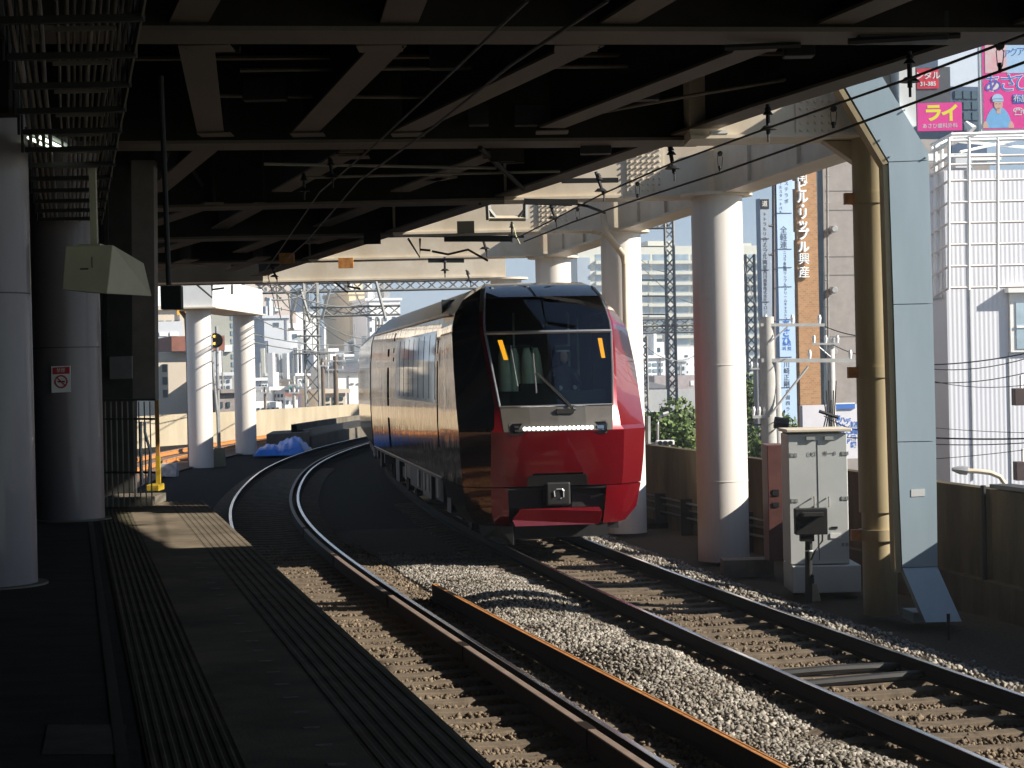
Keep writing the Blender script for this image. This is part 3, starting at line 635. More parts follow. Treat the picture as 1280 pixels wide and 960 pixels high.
# cable rack
RK = empty('cable_rack', (-2, 14, 4.8), 'overhead rack of grey conduits running above the platform', 'cable rack')
def rk(u, y, z=4.86): return Vector((-1.93 - .212 * (y - 11) + u, y, z))   # u: 0 right edge of the rack
def rkl(t, y): # t 0..1 from left to right edge following the photo
    s = (4.86 - CH) ; yi = 478 - FPX * s / y
    return None
us = [.0, .035, .075, .115, .155, .20, .245, .29, .335, .375, .43, .53, .585, .635, .69]
for i, u in enumerate(us):
    r = random.choice((.010, .013, .017)) if u < .45 else .017
    zz = 4.875 + random.uniform(-.01, .03) + (.03 if u > .45 else 0)
    pts = [rk(-u + .004 * math.sin(y * 1.3 + i), y, zz + .004 * math.sin(y * 2 + i * 3)) for y in np.arange(5, 27, 1.0)]
    MB().tube(pts, r, 8).build('conduit', PIPEG, RK, smooth=True)
for k, y in enumerate(np.arange(9.9, 26, 1.25)):
    MB().obox(rk(-.74, y, 4.80), (.76, 0, 0), (0, .05, 0), (0, 0, .04)).build('cross_bar', DGREY, RK)
    MB().obox(rk(-.47, y + .45, 4.83), (.36, 0, 0), (0, .03, 0), (0, 0, .025)).build('cross_bar', PIPEG, RK)
    MB().tube([rk(-.76, y + .02, 4.8), rk(-.76, y + .02, 6.8)], .012, 6).build('hanger_rod', BLACK, RK)
    MB().tube([rk(.03, y + .02, 4.8), rk(.03, y + .02, 6.8)], .012, 6).build('hanger_rod', BLACK, RK)
MB().obox(rk(.02, 5, 4.82), rk(.02, 26, 4.82) - rk(.02, 5, 4.82), (.012, 0, 0), (0, 0, .10)).build('side_rail', PIPEG, RK)
# station ceiling at far left
g = MB(); g.obox((-13, 4, 5.25), (rk(-.8, 4).x + 13, 0, 0), (-5.3, 25, 0), (0, 0, .2)); struct(g.build('platform_ceiling', DECKD))
for k, yq in enumerate((12.0, 15.6, 20)):
    tag(MB().obox((-12, yq, 4.9), (12 + rk(-.82, yq).x, 0, 0), (0, .3, 0), (0, 0, .34)).build('ceiling_beam', DECKW), 'dark ceiling beam above the platform pillars, %s from the camera' % ('first', 'second', 'third')[k], 'beam')
FL = empty('ceiling_light', aty(45, 172, 17.5), 'small lit fluorescent fitting above the nearest pillars', 'light')
p = aty(31, 172, 17.5); MB().box(p.x, p.x + .2, p.y, p.y + 1.1, p.z + .03, p.z + .09).build('fitting_body', DGREY, FL)
for dx in (.03, .13): MB().tube([(p.x + dx, p.y, p.z), (p.x + dx, p.y + 1.05, p.z)], .013, 8).build('tube', mat('tube_light', (1, 1, 1), .3, var=0, emit=(.8, .95, .75), estr=2.2), FL)
# dark box on a pole
PB_ = empty('hanging_box', aty(213, 371, 20), 'small black square box hanging on a thin pole under the deck', 'box')
a = aty(201, 387, 20); b = aty(226, 357, 20); MB().box(a.x, b.x, 20, 20.14, a.z, b.z).build('box_body', BLACK, PB_, bevel=.006)
c = aty(211, 356, 20.07); MB().tube([c, (c.x - .03, 20.07, 5.8)], .026, 10).build('pole', BLACK, PB_)
# no smoking sign
NS = empty('no_smoking_sign', aty(76, 473, 26.25), 'small white no smoking sign with red crossed circle on the second pillar', 'sign')
q = [aty(x, y, 26.22) for x, y in ((64, 458), (88, 457), (88.5, 490), (64.5, 491))]
MB().prism(q, (0, .01, 0)).build('sign_plate', WHITE, NS); rd = mat('sign_red', (.5, .03, .04), .5, var=.05)
q = [aty(x, y, 26.216) for x, y in ((65.5, 459.5), (87, 458.5), (87.1, 467), (65.6, 468))]; MB().prism(q, (0, .003, 0)).build('red_band', rd, NS)
c = aty(76.5, 477, 26.215); rr = .075; ring = [(c.x + rr * math.cos(t), c.y, c.z + rr * math.sin(t)) for t in np.linspace(0, 2 * math.pi, 25)]
m = MB().tube(ring, .010, 6, cap=False); m.tube([(c.x - .052, c.y, c.z + .052), (c.x + .052, c.y, c.z - .052)], .008, 6); m.build('crossed_circle', rd, NS)
MB().box(c.x - .045, c.x + .045, c.y - .002, c.y + .002, c.z - .008, c.z + .008).build('cigarette', BLACK, NS)
textmesh('禁煙', .055, aty(76, 463.3, 26.214), (1, 0, 0), (0, 0, 1), WHITE, 'lettering', NS, ext=.001)
# dark hut wall at platform end with its fence
DK = empty('service_enclosure', (-6, 30, 1.1), 'dark cabinet wall and upright post at the end of the platform', 'enclosure')
def q4(pts, Y): return [aty(x, y, Y) for x, y in pts]
dw = mat('enclosure_dark', (.045, .042, .038), .7, var=.3)
MB().prism(q4(((112, 640), (167, 636), (167, 200), (108, 200)), 31), (0, .3, 0)).build('back_panel', dw, DK)
MB().prism(q4(((166, 500), (194, 500), (192, 200), (164, 200)), 29.3), (0, .3, 0)).build('post_panel', mat('enclosure_post', (.16, .14, .125), .6, var=.2), DK)
MB().prism(q4(((137, 474), (165, 473), (165, 445), (137, 446)), 30.8), (0, .1, 0)).build('notice_board', mat('notice_grey', (.2, .2, .2), .5), DK)
for k in range(7): 
    x = 112 + k * 3.6; MB().prism(q4(((x, 445), (x + 1.2, 445), (x + 1.2, 230), (x, 230)), 30.9), (0, .05, 0)).build('panel_rib', DGREY, DK)
FN = empty('railing', at(160, 608, 1.1), 'dark barred railing with bent conduits at the platform end', 'railing')
for k in range(9):
    x = 131 + k * 7; a = aty(x, 502, 29); MB().box(a.x - .008, a.x + .008, 29, 29.02, 1.1, a.z).build('bar', PIPEG, FN)
for y in (501, 525, 592): a = aty(128, y, 29); b = aty(194, y, 29); MB().obox(a, b - a, (0, .04, 0), (0, 0, .03)).build('horizontal_rail', DGREY, FN)
MB().tube([aty(181, 527, 28.9), aty(181, 540, 28.9), aty(188, 565, 28.9), aty(186, 605, 28.9)], .02, 8).build('conduit', GALV, FN)
MB().tube([aty(176, 527, 28.9), aty(176, 560, 28.9), aty(178, 605, 28.9)], .02, 8).build('conduit', GALV, FN)
YP = empty('yellow_post', at(198, 612, 1.1), 'yellow painted corner post with a worn block at its foot', 'post')
p = at(198, 612, 1.1); MB().box(p.x - .03, p.x + .03, p.y, p.y + .06, 1.1, aty(198, 500, p.y).z).build('post_shaft', mat('post_brown', (.35, .18, .05), .6), YP)
MB().box(p.x - .034, p.x + .034, p.y - .01, p.y + .07, 1.1, aty(198, 570, p.y).z).build('yellow_sleeve', YELLOW, YP)
MB().box(p.x - .12, p.x + .09, p.y - .5, p.y + .05, 1.1, 1.2).build('foot_block', YELLOW, YP, bevel=.01)
q = at(125, 634, 1.1); MB().box(q.x, at(186, 634, 1.1).x, q.y, q.y + 1.2, 1.1, 1.22).build('kerb_step', CONC, DK)
# conduits beside left column
tag(MB().tube([aty(226, 388, 73), aty(233, 398, 73), aty(235, 430, 73), aty(238, 588, 73)], .085, 8).build('conduit_pipe', mat('conduit_brown', (.16, .12, .09), .6), smooth=True), 'dark vertical conduit pipe left of the left far column', 'pipe')
tag(MB().tube([aty(262, 395, 74), aty(267, 470, 74), aty(272, 520, 74), aty(274, 590, 74)], .05, 8).build('conduit_pipe', GALV, smooth=True), 'pale cable pipe running down right of the left far column', 'pipe')
tag(MB().prism(q4(((267, 590), (280, 590), (279, 560), (268, 560)), 73.3), (0, .5, 0)).build('junction_box', mat('jb_olive', (.20, .19, .12), .7)), 'olive junction box at the foot of the left far column', 'junction box')
tag(MB().prism(q4(((200, 596), (220, 596), (221, 579), (200, 580)), 66), (0, .5, 0)).build('equipment_case', mat('case_grey', (.5, .5, .5), .6, var=.4, vscale=5)), 'small grey and yellow equipment case left of the far columns', 'equipment case')
# signal
SG = empty('railway_signal', aty(269, 425, 76), 'round black signal head with two orange lights behind the left column', 'railway signal')
c = aty(269, 425.5, 76); MB().tube([c, c + Vector((0, .1, 0))], .27, 28).build('backboard', BLACK, SG)
for dy in (-5, 4):
    c = aty(268, 425.5 + dy, 75.95); MB().tube([c, c + Vector((0, .04, 0))], .045, 12).build('lamp', mat('signal_lamp', (1, .5, .05), .4, var=0, emit=(1, .45, .05), estr=2.5), SG)
    MB().tube([c + Vector((0, -.25, .03)), c + Vector((0, 0, .03))], .07, 10, cap=False).build('lamp_hood', BLACK, SG)
c = aty(271, 425, 76.2); MB().tube([(c.x, c.y, -.3), (c.x, c.y, c.z + .5)], .06, 8).build('mast', GALV, SG)
# ================================================================ white equipment cabinet
CBN = empty('equipment_cabinet', at(1030, 740, -.3), 'tall pale grey two door trackside cabinet on a wide base', 'equipment cabinet')
Yk = 28.6; dx = .0
q = at(990, 741, -.32); 
def fbox(x0, x1, y0, y1, Y, dep, name, m, par, bev=0, sh=0):
    a = aty(x0, y1, Y); b = aty(x1, y1, Y); c = aty((x0 + x1) / 2, y0, Y)
    o = MB().obox(a, (b.x - a.x, 0, 0), (sh, dep, 0), (0, 0, c.z - a.z)); return o.build(name, m, par, bevel=bev)
fbox(988, 1062, 542, 706, Yk, .75, 'cabinet_body', CABW, CBN, .012, 0)
fbox(991, 1077, 707, 742, Yk - .1, .95, 'cabinet_base', CABW, CBN, .015, 0)
fbox(983, 1065, 536, 541, Yk - .06, .9, 'cabinet_roof', CREAM, CBN, .01, 0)
a = aty(1024.6, 705, Yk - .004); MB().box(a.x - .004, a.x + .004, Yk - .004, Yk + .01, aty(1025, 700, Yk).z, aty(1025, 550, Yk).z).build('door_gap', BLACK, CBN)
for x in (1018, 1036.5):
    t = aty(x, 625, Yk - .06); MB().tube([t + Vector((0, .05, .04)), t + Vector((0, 0, .04)), t + Vector((0, 0, -.09)), t + Vector((0, .05, -.09))], .011, 8).build('handle', GALV, CBN, smooth=True)
hgm = mat('hinge_grey', (.30, .31, .30), .5)
for (x, y) in ((988, 568), (1052, 566), (989, 625), (1052, 622), (1052, 680)):
    for dxx in (0, 5): 
        p = aty(x + dxx, y + 3, Yk - .008); MB().box(p.x, p.x + .04, Yk - .008, Yk, p.z, p.z + .05).build('hinge_leaf', hgm, CBN)
for x in (1008, 1031):
    a = aty(x, 550, Yk - .03); MB().box(a.x, a.x + .12, Yk - .03, Yk, a.z, a.z + .05).build('lifting_eye', hgm, CBN)
a = aty(1039, 661, Yk - .008); MB().box(a.x, a.x + .09, Yk - .008, Yk, a.z, a.z + .03).build('lock_plate', BLACK, CBN)
a = aty(1038, 673, Yk - .01); MB().box(a.x, a.x + .15, Yk - .01, Yk, a.z, a.z + .07).build('label_plate', WHITE, CBN)
textmesh('〔大〕', .07, aty(1015, 568, Yk - .005), (1, 0, 0), (0, 0, 1), mat('ink', (.12, .12, .12), .7), 'lettering', CBN, ext=.001)
textmesh('外ー8', .07, aty(1037, 567, Yk - .005), (1, 0, 0), (0, 0, 1), MATS['ink'], 'lettering', CBN, ext=.001)
mc = mat('cabinet_maroon', (.13, .05, .04), .5, var=.2)
C2 = empty('equipment_cabinet', aty(967, 700, 31.2), 'narrow reddish brown cabinet standing behind the pale grey one', 'equipment cabinet')
fbox(962, 985, 556, 702, 31.2, .7, 'cabinet_body', mc, C2, .01, 0)
fbox(966, 974, 612, 620, 31.19, .02, 'latch', BLACK, C2); fbox(966, 974, 628, 634, 31.19, .02, 'latch', BLACK, C2)
tag(fbox(905, 968, 700, 722, 31.6, .5, 'concrete_footing', mat('footing_dark', (.14, .12, .10), .8, var=.3), None), 'low dark concrete sill between the white column and the cabinets', 'footing')
# black box on post
BX = empty('junction_post', at(1009, 741, -.3), 'black control box with a visor on a short black post before the cabinet', 'control box')
Yp = 27.6
fbox(995, 1035, 636, 669, Yp, .2, 'box_body', BLACK, BX, .01); fbox(1004, 1030, 641, 646, Yp - .12, .12, 'visor', DGREY, BX, .004)
fbox(1001, 1018, 668, 677, Yp + .03, .14, 'neck', BLACK, BX)
a = aty(1011, 677, Yp + .1); MB().tube([a, (a.x - .02, a.y, -.3)], .05, 12).build('post', BLACK, BX, smooth=True)
MB().tube([aty(1028, 668, Yp), aty(1028, 676, Yp), aty(1018, 690, Yp), aty(1014, 700, Yp + .04)], .013, 8).build('cable', BLACK, BX)
MB().tube([(a.x, a.y, aty(1011, 689, Yp + .1).z), (a.x, a.y, aty(1011, 689, Yp + .1).z + .015)], .055, 12).build('tie_wrap', WHITE, BX)
SB = empty('concrete_marker', at(1017, 742, -.3), 'squat beige concrete marker block with a stub pipe beside the black post', 'marker')
p = at(1018, 752, -.36); MB().add([(p.x - .09, p.y, p.z), (p.x + .09, p.y, p.z), (p.x + .09, p.y + .15, p.z), (p.x - .09, p.y + .15, p.z), (p.x - .06, p.y + .02, p.z + .24), (p.x + .05, p.y + .02, p.z + .24), (p.x + .05, p.y + .12, p.z + .24), (p.x - .06, p.y + .12, p.z + .24)], [(0, 3, 2, 1), (4, 5, 6, 7), (0, 1, 5, 4), (1, 2, 6, 5), (2, 3, 7, 6), (3, 0, 4, 7)]).build('block', mat('marker_beige', (.36, .31, .22), .8), SB, bevel=.01)
MB().tube([(p.x, p.y + .07, p.z + .22), (p.x, p.y + .07, p.z + .36)], .012, 8).build('stub_pipe', BLACK, SB)
tag(MB().tube([at(1186, 800, -.3), at(1186, 800, -.3) + Vector((0, 0, .3))], .02, 8).build('stake', BLACK), 'short black stake in the stones before the blue column foot', 'stake')
# ================================================================ train
ADJ = spl([0, 32, 54, 64, 75, 95], [-.14, -.14, -.04, -.16, -.36, -.4])
def trk_point(y): return Vector((CRf(y) + ADJ(y), y, 0))
def along(y, L):
    p = trk_point(y); yy_ = y
    while (trk_point(yy_) - p).length < L: yy_ += .02
    return yy_
NOSE_Y = 32.7; SC = 1.045
def car_empty(y0, L, name, label, cat):
    y1 = along(y0, L * SC); a = trk_point(y0); b = trk_point(y1); d = (b - a).normalized()
    e = empty(name, a, label, cat, rot=(0, 0, math.atan2(-d.x, d.y))); e.scale = (SC, SC, SC); return e, y1
T1, ye1 = car_empty(NOSE_Y, 20.4, 'express_train_car', 'deep red leading car of the express train with a big raked windscreen', 'train')
def lb(mb, name, m, par=T1, smooth=False, bevel=0): return mb.build(name, m, par, local=True, smooth=smooth, bevel=bevel)
# body profile (x,z)
BP = [(1.40, .98), (1.425, 1.4), (1.45, 1.9), (1.445, 2.4), (1.43, 3.0), (1.39, 3.5), (1.33, 3.70), (1.16, 3.92), (.92, 4.10), (.5, 4.17), (0, 4.19)]
def full(prof): return prof + [(-x, z) for x, z in prof[-2::-1]]
def loft(y0, y1, prof, mats, par, ys=None, nm='body_shell'):
    pr = full(prof); ys = ys or [y0, y1]; m = len(pr)
    side = MB(); roof = MB()
    k = len(prof)
    for tgt, rng_ in ((side, list(range(0, 7)) + list(range(m - 7, m))), (roof, list(range(6, m - 6)))):
        if tgt is side:
            for seg in (range(0, 7), range(m - 7, m)):
                vs = [(pr[i][0], y, pr[i][1]) for y in ys for i in seg]; n = 7
                tgt.add(vs, [(a * n + b, a * n + b + 1, (a + 1) * n + b + 1, (a + 1) * n + b) for a in range(len(ys) - 1) for b in range(n - 1)])
        else:
            n = len(rng_); vs = [(pr[i][0], y, pr[i][1]) for y in ys for i in rng_]
            tgt.add(vs, [(a * n + b, a * n + b + 1, (a + 1) * n + b + 1, (a + 1) * n + b) for a in range(len(ys) - 1) for b in range(n - 1)])
    s = lb(side, nm, mats[0], par, smooth=True); r = lb(roof, 'roof', mats[1], par, smooth=True)
    return s, r
NB = 3.6
loft(NB, 20.1, BP, (MAROON, ROOFM), T1, ys=list(np.linspace(NB, 20.1, 12)))
lb(MB().prism([(x, 20.1, z) for x, z in full(BP)], (0, .05, 0)), 'end_wall', TBLACK)
lb(MB().box(-1.38, 1.38, 4.2, 20.0, .93, .99), 'floor_pan', BLACK)
# nose shell rows: z: C, M, K, O, S(y=NB)
rows = [ # z, (yc), (xm,ym), (xk,yk), (xo,yo), xs
 (.40, .50, (.72, .52), (.94, .60), (1.17, 1.05), 1.28), (.62, .42, (.74, .44), (1.00, .50), (1.33, .92), 1.34),
 (.985, .32, (.76, .35), (1.01, .42), (1.39, .84), 1.40), (1.0, .315, (.76, .345), (1.01, .415), (1.39, .83), 1.402), (1.2, .245, (.78, .275), (1.02, .345), (1.41, .79), 1.412), (1.45, .155, (.80, .195), (1.02, .26), (1.43, .75), 1.428),
 (1.84, .06, (.83, .12), (1.02, .17), (1.45, .72), 1.448), (1.90, .08, (.84, .14), (.97, .19), (1.45, .78), 1.45),
 (2.22, .20, (.865, .27), (.945, .32), (1.45, 1.0), 1.447), (2.8, .50, (.93, .58), (1.00, .64), (1.44, 1.35), 1.435),
 (3.35, .82, (.985, .92), (1.05, .99), (1.41, 1.75), 1.405), (3.5, .93, (.985, 1.03), (1.05, 1.10), (1.38, 1.95), 1.39),
 (3.70, 1.10, (.96, 1.21), (1.025, 1.29), (1.30, 2.25), 1.33), (3.92, 1.36, (.92, 1.48), (.98, 1.56), (1.14, 2.5), 1.16),
 (4.08, 1.70, (.86, 1.82), (.92, 1.92), (.96, 2.7), .93), (4.17, 2.25, (.78, 2.35), (.80, 2.5), (.70, 3.0), .5)]
def rp(i, k, sgn, off=0.):
    z, yc, Mm, K, O, xs = rows[i]
    p = {'C': (0, yc), 'M': Mm, 'K': K, 'O': O, 'S': (xs, NB), 'H': (Mm[0] * .5, yc + (Mm[1] - yc) * .22)}[k]
    return Vector((sgn * p[0], p[1] - off, z))
def patch(keys, i0, i1, sgns=(-1, 1), off=0.):
    m = MB()
    for sg in sgns:
        n = len(keys); vs = [rp(i, k, sg, off) for i in range(i0, i1 + 1) for k in keys]
        fs = [(a * n + b, a * n + b + 1, (a + 1) * n + b + 1, (a + 1) * n + b) for a in range(i1 - i0) for b in range(n - 1)]
        if sg < 0: fs = [f[::-1] for f in fs]
        m.add(vs, fs)
    return m
N = len(rows) - 1
# side chamfers
for sg in (-1, 1): lb(patch('OS', 3, 12, (sg,)), 'nose_side', MAROON, smooth=True); lb(patch('OS', 12, N, (sg,)), 'nose_roof', ROOFM, smooth=True)
lb(patch('KO', 3, 7, (1,)), 'right_cheek', RED, smooth=True); lb(patch('KO', 7, 12, (1,)), 'right_pillar', RED, smooth=True)
lb(patch('KO', 3, 7, (-1,)), 'left_cheek', MAROON, smooth=True); lb(patch('KO', 7, 12, (-1,)), 'left_pillar', TBLACK, smooth=True)  # left pillar's black stands in for an unlit face reflecting dark surroundings
for sg in (-1, 1): lb(patch('KO', 12, N, (sg,)), 'brow_side', TBLACK)
# central face
lb(patch('CHMK', 4, 6), 'front_panel', RED, smooth=True)
for sg in (-1, 1): lb(patch('HMK', 3, 4, (sg,)), 'front_panel', RED, smooth=True); lb(patch('MK', 6, 12, (sg,)), 'mask_surround', RED, smooth=True)
lb(patch('CHM', 6, 8, off=.004), 'grey_panel', TGREY)
g = MB()
# silver frames around glass
def fr(i0, i1, sg, key0='M', w=.022):
    return [rp(i, key0, sg, .006) for i in range(i0, i1 + 1)]
for sg in (-1, 1): g.tube(fr(8, 14, sg), .018, 6)
g.tube([rp(8, 'M', -1, .008), rp(8, 'H', -1, .008), rp(8, 'C', 1, .008), rp(8, 'H', 1, .008), rp(8, 'M', 1, .008)], .016, 6)
g.tube([rp(10, 'M', -1, .008), rp(10, 'H', -1, .008), rp(10, 'C', 1, .008), rp(10, 'H', 1, .008), rp(10, 'M', 1, .008)], .03, 6)
lb(g, 'window_frame', TSILV, smooth=True)
lb(patch('CHM', 8, 10), 'windscreen', GLASS, smooth=True)
lb(patch('CHM', 10, 13), 'upper_windscreen', GLASS, smooth=True)
lb(patch('CHM', 13, N), 'brow', TBLACK, smooth=True)
for sg in (-1, 1): lb(patch('MK', 12, N, (sg,)), 'brow_edge', TSILV)
# roof link between last row and body
z = 4.17
lb(MB().add([(-.78, 2.3, 4.165), (.78, 2.3, 4.165), (.92, NB, 4.10), (.5, NB, 4.17), (0, NB, 4.19), (-.5, NB, 4.17), (-.92, NB, 4.10)], [(0, 1, 2, 3, 4, 5, 6)]), 'roof_fairing', ROOFM)
# lower skirts
lb(patch('MKO', 0, 2, (1,)), 'right_skirt', RED, smooth=True); lb(patch('MK', 0, 2, (-1,)), 'left_skirt', RED, smooth=True); lb(patch('KO', 0, 2, (-1,)), 'left_side_skirt', MAROON, smooth=True)
for sg in (-1, 1): lb(patch('OS', 0, 2, (sg,)), 'side_skirt', MAROON, smooth=True)
lb(MB().box(-1.0, 1.0, .72, .77, .3, .97), 'recess', BLACK); lb(MB().box(-1.35, 1.35, 3.0, 3.6, .45, .97), 'skirt_closing', BLACK)
g = MB(); g.prism([(-.78, .36, .95), (.78, .36, .95), (.78, .8, .95), (-.78, .8, .95)], (0, 0, .03)); lb(g, 'recess_top', BLACK)
# cut-in for coupler: black insert proud of the panel
def fp(x, z):    # point on front centre surface
    zs = [r[0] for r in rows]; yc = np.interp(z, zs, [r[1] for r in rows]); ym = np.interp(z, zs, [r[2][1] for r in rows]); xm = np.interp(z, zs, [r[2][0] for r in rows])
    t = abs(x) / xm; t2 = t * .44 if t < .5 else .22 + (t - .5) * 1.56
    return Vector((x, yc + (ym - yc) * t2, z))
def frontpoly(pts, off, dep): return MB().prism([fp(x, z) - Vector((0, off, 0)) for x, z in pts], (0, dep, 0))
lb(frontpoly([(-.46, 1.0), (.46, 1.0), (.46, 1.13), (.42, 1.17), (-.42, 1.17), (-.46, 1.13)], .012, .05), 'coupler_hood', BLACK)
g = MB(); g.box(-.19, .19, .26, .6, .70, 1.06); cp = lb(g, 'coupler', BLACK, bevel=.03)
m_ = mat('coupler_edge', (.5, .5, .5), .4, metal=.7)
lb(MB().tube([(-.06, .25, .84), (-.07, .25, .92), (-.03, .25, .95), (.06, .25, .95), (.075, .25, .93), (.075, .25, .83), (.03, .25, .81)], .011, 6, cap=True), 'coupler_face', m_)
lb(MB().box(-.74, -.24, .5, .7, .66, .94), 'recess_block', BLACK); lb(MB().box(.24, .74, .5, .7, .66, .94), 'recess_block', BLACK)
# lower lip
lip = [(-.66, .42), (.60, .42), (.645, .50), (.645, .60), (.60, .655), (-.58, .655), (-.64, .60), (-.70, .50)]
g = MB(); vs = [(x, .20 if z > .5 else .26, z) for x, z in lip]; g.add(vs + [(x, .6, z) for x, z in lip], [tuple(range(8))] + [(i, (i + 1) % 8, (i + 1) % 8 + 8, i + 8) for i in range(8)])
lb(g, 'lower_lip', RED, bevel=.015)
g = MB(); g.box(-.8, .8, .55, .75, .2, .42); g.prism([(-1.15, .95, .4), (-.92, .36, .4), (-.7, .32, .4), (-.7, .32, .12), (-.9, .4, .12), (-1.1, .95, .2)], (.02, .05, 0)); lb(g, 'snow_guard', BLACK)
# headlight bar
hb = lb(frontpoly([(-.70, 1.80), (.72, 1.80), (.74, 1.83), (.74, 1.93), (.72, 1.965), (-.70, 1.965), (-.73, 1.93), (-.73, 1.83)], .022, .05), 'headlight_bar', TBLACK)
lb(frontpoly([(-.72, 1.79), (.74, 1.79), (.76, 1.82), (.76, 1.945), (.74, 1.985), (-.72, 1.985), (-.75, 1.945), (-.75, 1.82)], .014, .03), 'headlight_bezel', TGREY)
for k in range(16):
    x = -.52 + k * .068; p = fp(x, 1.885); lb(MB().tube([p - Vector((0, .028, 0)), p - Vector((0, .018, 0))], .026, 10), 'headlight', LED)
for x in (-.655, -.625): 
    for dz in (-.03, .03): p = fp(x, 1.885 + dz); lb(MB().tube([p - Vector((0, .03, 0)), p], .018, 8), 'marker_lamp', DGREY)
p = fp(.64, 1.885); lb(MB().box(p.x - .05, p.x + .05, p.y - .03, p.y, 1.86, 1.91), 'marker_lamp', mat('lamp_blue', (.12, .18, .28), .1, var=0))
# wiper
g = MB(); a = fp(.22, 2.17) - Vector((0, .05, 0)); b = fp(-.28, 2.72) - Vector((0, .05, 0)); g.tube([a, b], .011, 6); g.tube([a + Vector((.03, 0, 0)), b + Vector((.03, 0, 0))], .009, 6)
lb(g, 'wiper_arm', DGREY)
g = MB(); g.tube([fp(-.30, 2.42) - Vector((0, .035, 0)), fp(-.29, 3.02) - Vector((0, .035, 0))], .012, 6); lb(g, 'wiper_blade', TSILV)
g = MB(); g.tube([fp(-.57, 2.52) - Vector((0, .03, 0)), fp(-.62, 3.15) - Vector((0, .03, 0))], .007, 6); lb(g, 'wiper_blade', TSILV)
g = MB(); g.tube([a, a + Vector((.05, .03, -.01))], .025, 8); g.box(a.x - .24, a.x + .02, a.y - .02, a.y + .03, a.z - .07, a.z + .0); lb(g, 'wiper_pivot', BLACK)
lb(frontpoly([(-.80, 3.24), (-.73, 3.24), (-.67, 2.93), (-.735, 2.93)], -.03, .02), 'amber_light', AMBER)
lb(frontpoly([(.765, 3.24), (.83, 3.24), (.845, 2.93), (.785, 2.93)], -.03, .02), 'amber_light', AMBER)
# cab interior
g = MB(); g.box(-.83, .83, .62, 1.25, 1.9, 2.44); g.box(-.5, .1, .58, .8, 2.44, 2.56); lb(g, 'driving_desk', DARKIN)
g = MB(); g.box(-1.28, 1.28, 4.4, 4.5, 1.1, 4.0); g.box(-1.36, -1.3, 1.9, 4.4, 1.1, 3.5); g.box(1.3, 1.36, 1.9, 4.4, 1.1, 3.5); g.box(-1.3, 1.3, 1.2, 4.4, 1.1, 1.2); lb(g, 'cab_lining', DARKIN)
for i, (x, y) in enumerate(((-.55, 2.0), (-.36, 2.15), (-.17, 2.0), (.0, 2.2), (.65, 3.3))):
    m = MB(); m.tube([(x, y, 2.2), (x, y, 2.65), (x - .02, y, 3.0), (x - .03, y - .02, 3.12)], [.10, .105, .085, .05], 12); 
    if i < 4: lb(m, 'passenger_seat', SEAT, smooth=True)
for x in (-.35, .55, .7): lb(MB().box(x, x + .03, 2.4, 2.43, 2.2, 3.7), 'partition_post', mat('partition', (.35, .4, .38), .4), )
lb(MB().box(-.25, .2, 4.2, 4.3, 2.3, 3.2), 'cabin_panel', mat('cabin_pale', (.35, .42, .40), .6))
# side windows and panels on the left side (and mirrored right)
def sidequad(sg, y0, y1, z0, z1, off, m, name):
    zs = [b[1] for b in BP[:7]]; xs = [b[0] for b in BP[:7]]; zz = np.linspace(z0, z1, 5); mb = MB()
    vs = [(sg * (np.interp(z, zs, xs) + off), y, z) for y in (y0, y1) for z in zz]
    f = [(k, k + 1, k + 6, k + 5) for k in range(4)]
    if sg > 0: f = [q[::-1] for q in f]
    mb.add(vs, f); return lb(mb, name, m, smooth=True)
MATTE = mat('matte_black', (.004, .004, .004), 1., var=0, spec=0.)
SWG = mat('side_window', (.02, .022, .028), .05, var=0, metal=.55, coat=1., spec=.9)
MATS['side_window'].node_tree.nodes['Principled BSDF'].inputs['Base Color'].default_value = (.16, .17, .19, 1)
for sg in (-1, 1):
    y = 4.35; sidequad(sg, 4.25, 12.7, 2.25, 3.47, .002, TBLACK, 'window_band')
    for k in range(8):
        sidequad(sg, y, y + .94, 2.30, 3.42, .007, SWG, 'side_window'); y += 1.05
    for yy_ in (3.85, 14.5): sidequad(sg, yy_, yy_ + (.5 if yy_ > 10 else .16), 1.15 if yy_ > 10 else 1.5, 3.3, .004, MATTE, 'door_gap')
    for yy_ in (5.9, 7.9, 9.9, 11.9, 13.9, 15.6, 17.4): sidequad(sg, yy_, yy_ + .02, 1.0, 3.5, .003, DGREY, 'panel_joint')
    sidequad(sg, 13.2, 13.4, 3.2, 3.3, .004, MATTE, 'side_lamp'); sidequad(sg, 13.2, 13.4, 3.02, 3.1, .004, MATTE, 'side_lamp'); sidequad(sg, 13.2, 13.4, 3.45, 3.62, .004, MATTE, 'side_lamp')
    sidequad(sg, NB, 20.1, 2.22, 2.24, .003, mat('trim_gold', (.45, .33, .18), .3, metal=.8), 'gold_line')
    sidequad(sg, NB + .3, 20.1, .985, 1.01, .004, TSILV, 'sill_trim')
lb(MB().tube([(-1.34, NB - .9, 3.70), (-1.345, NB, 3.71), (-1.345, 20.1, 3.71)], .022, 6), 'gutter_rail', TSILV)
lb(MB().tube([(1.34, NB - .9, 3.70), (1.345, NB, 3.71), (1.345, 20.1, 3.71)], .022, 6), 'gutter_rail', TSILV)
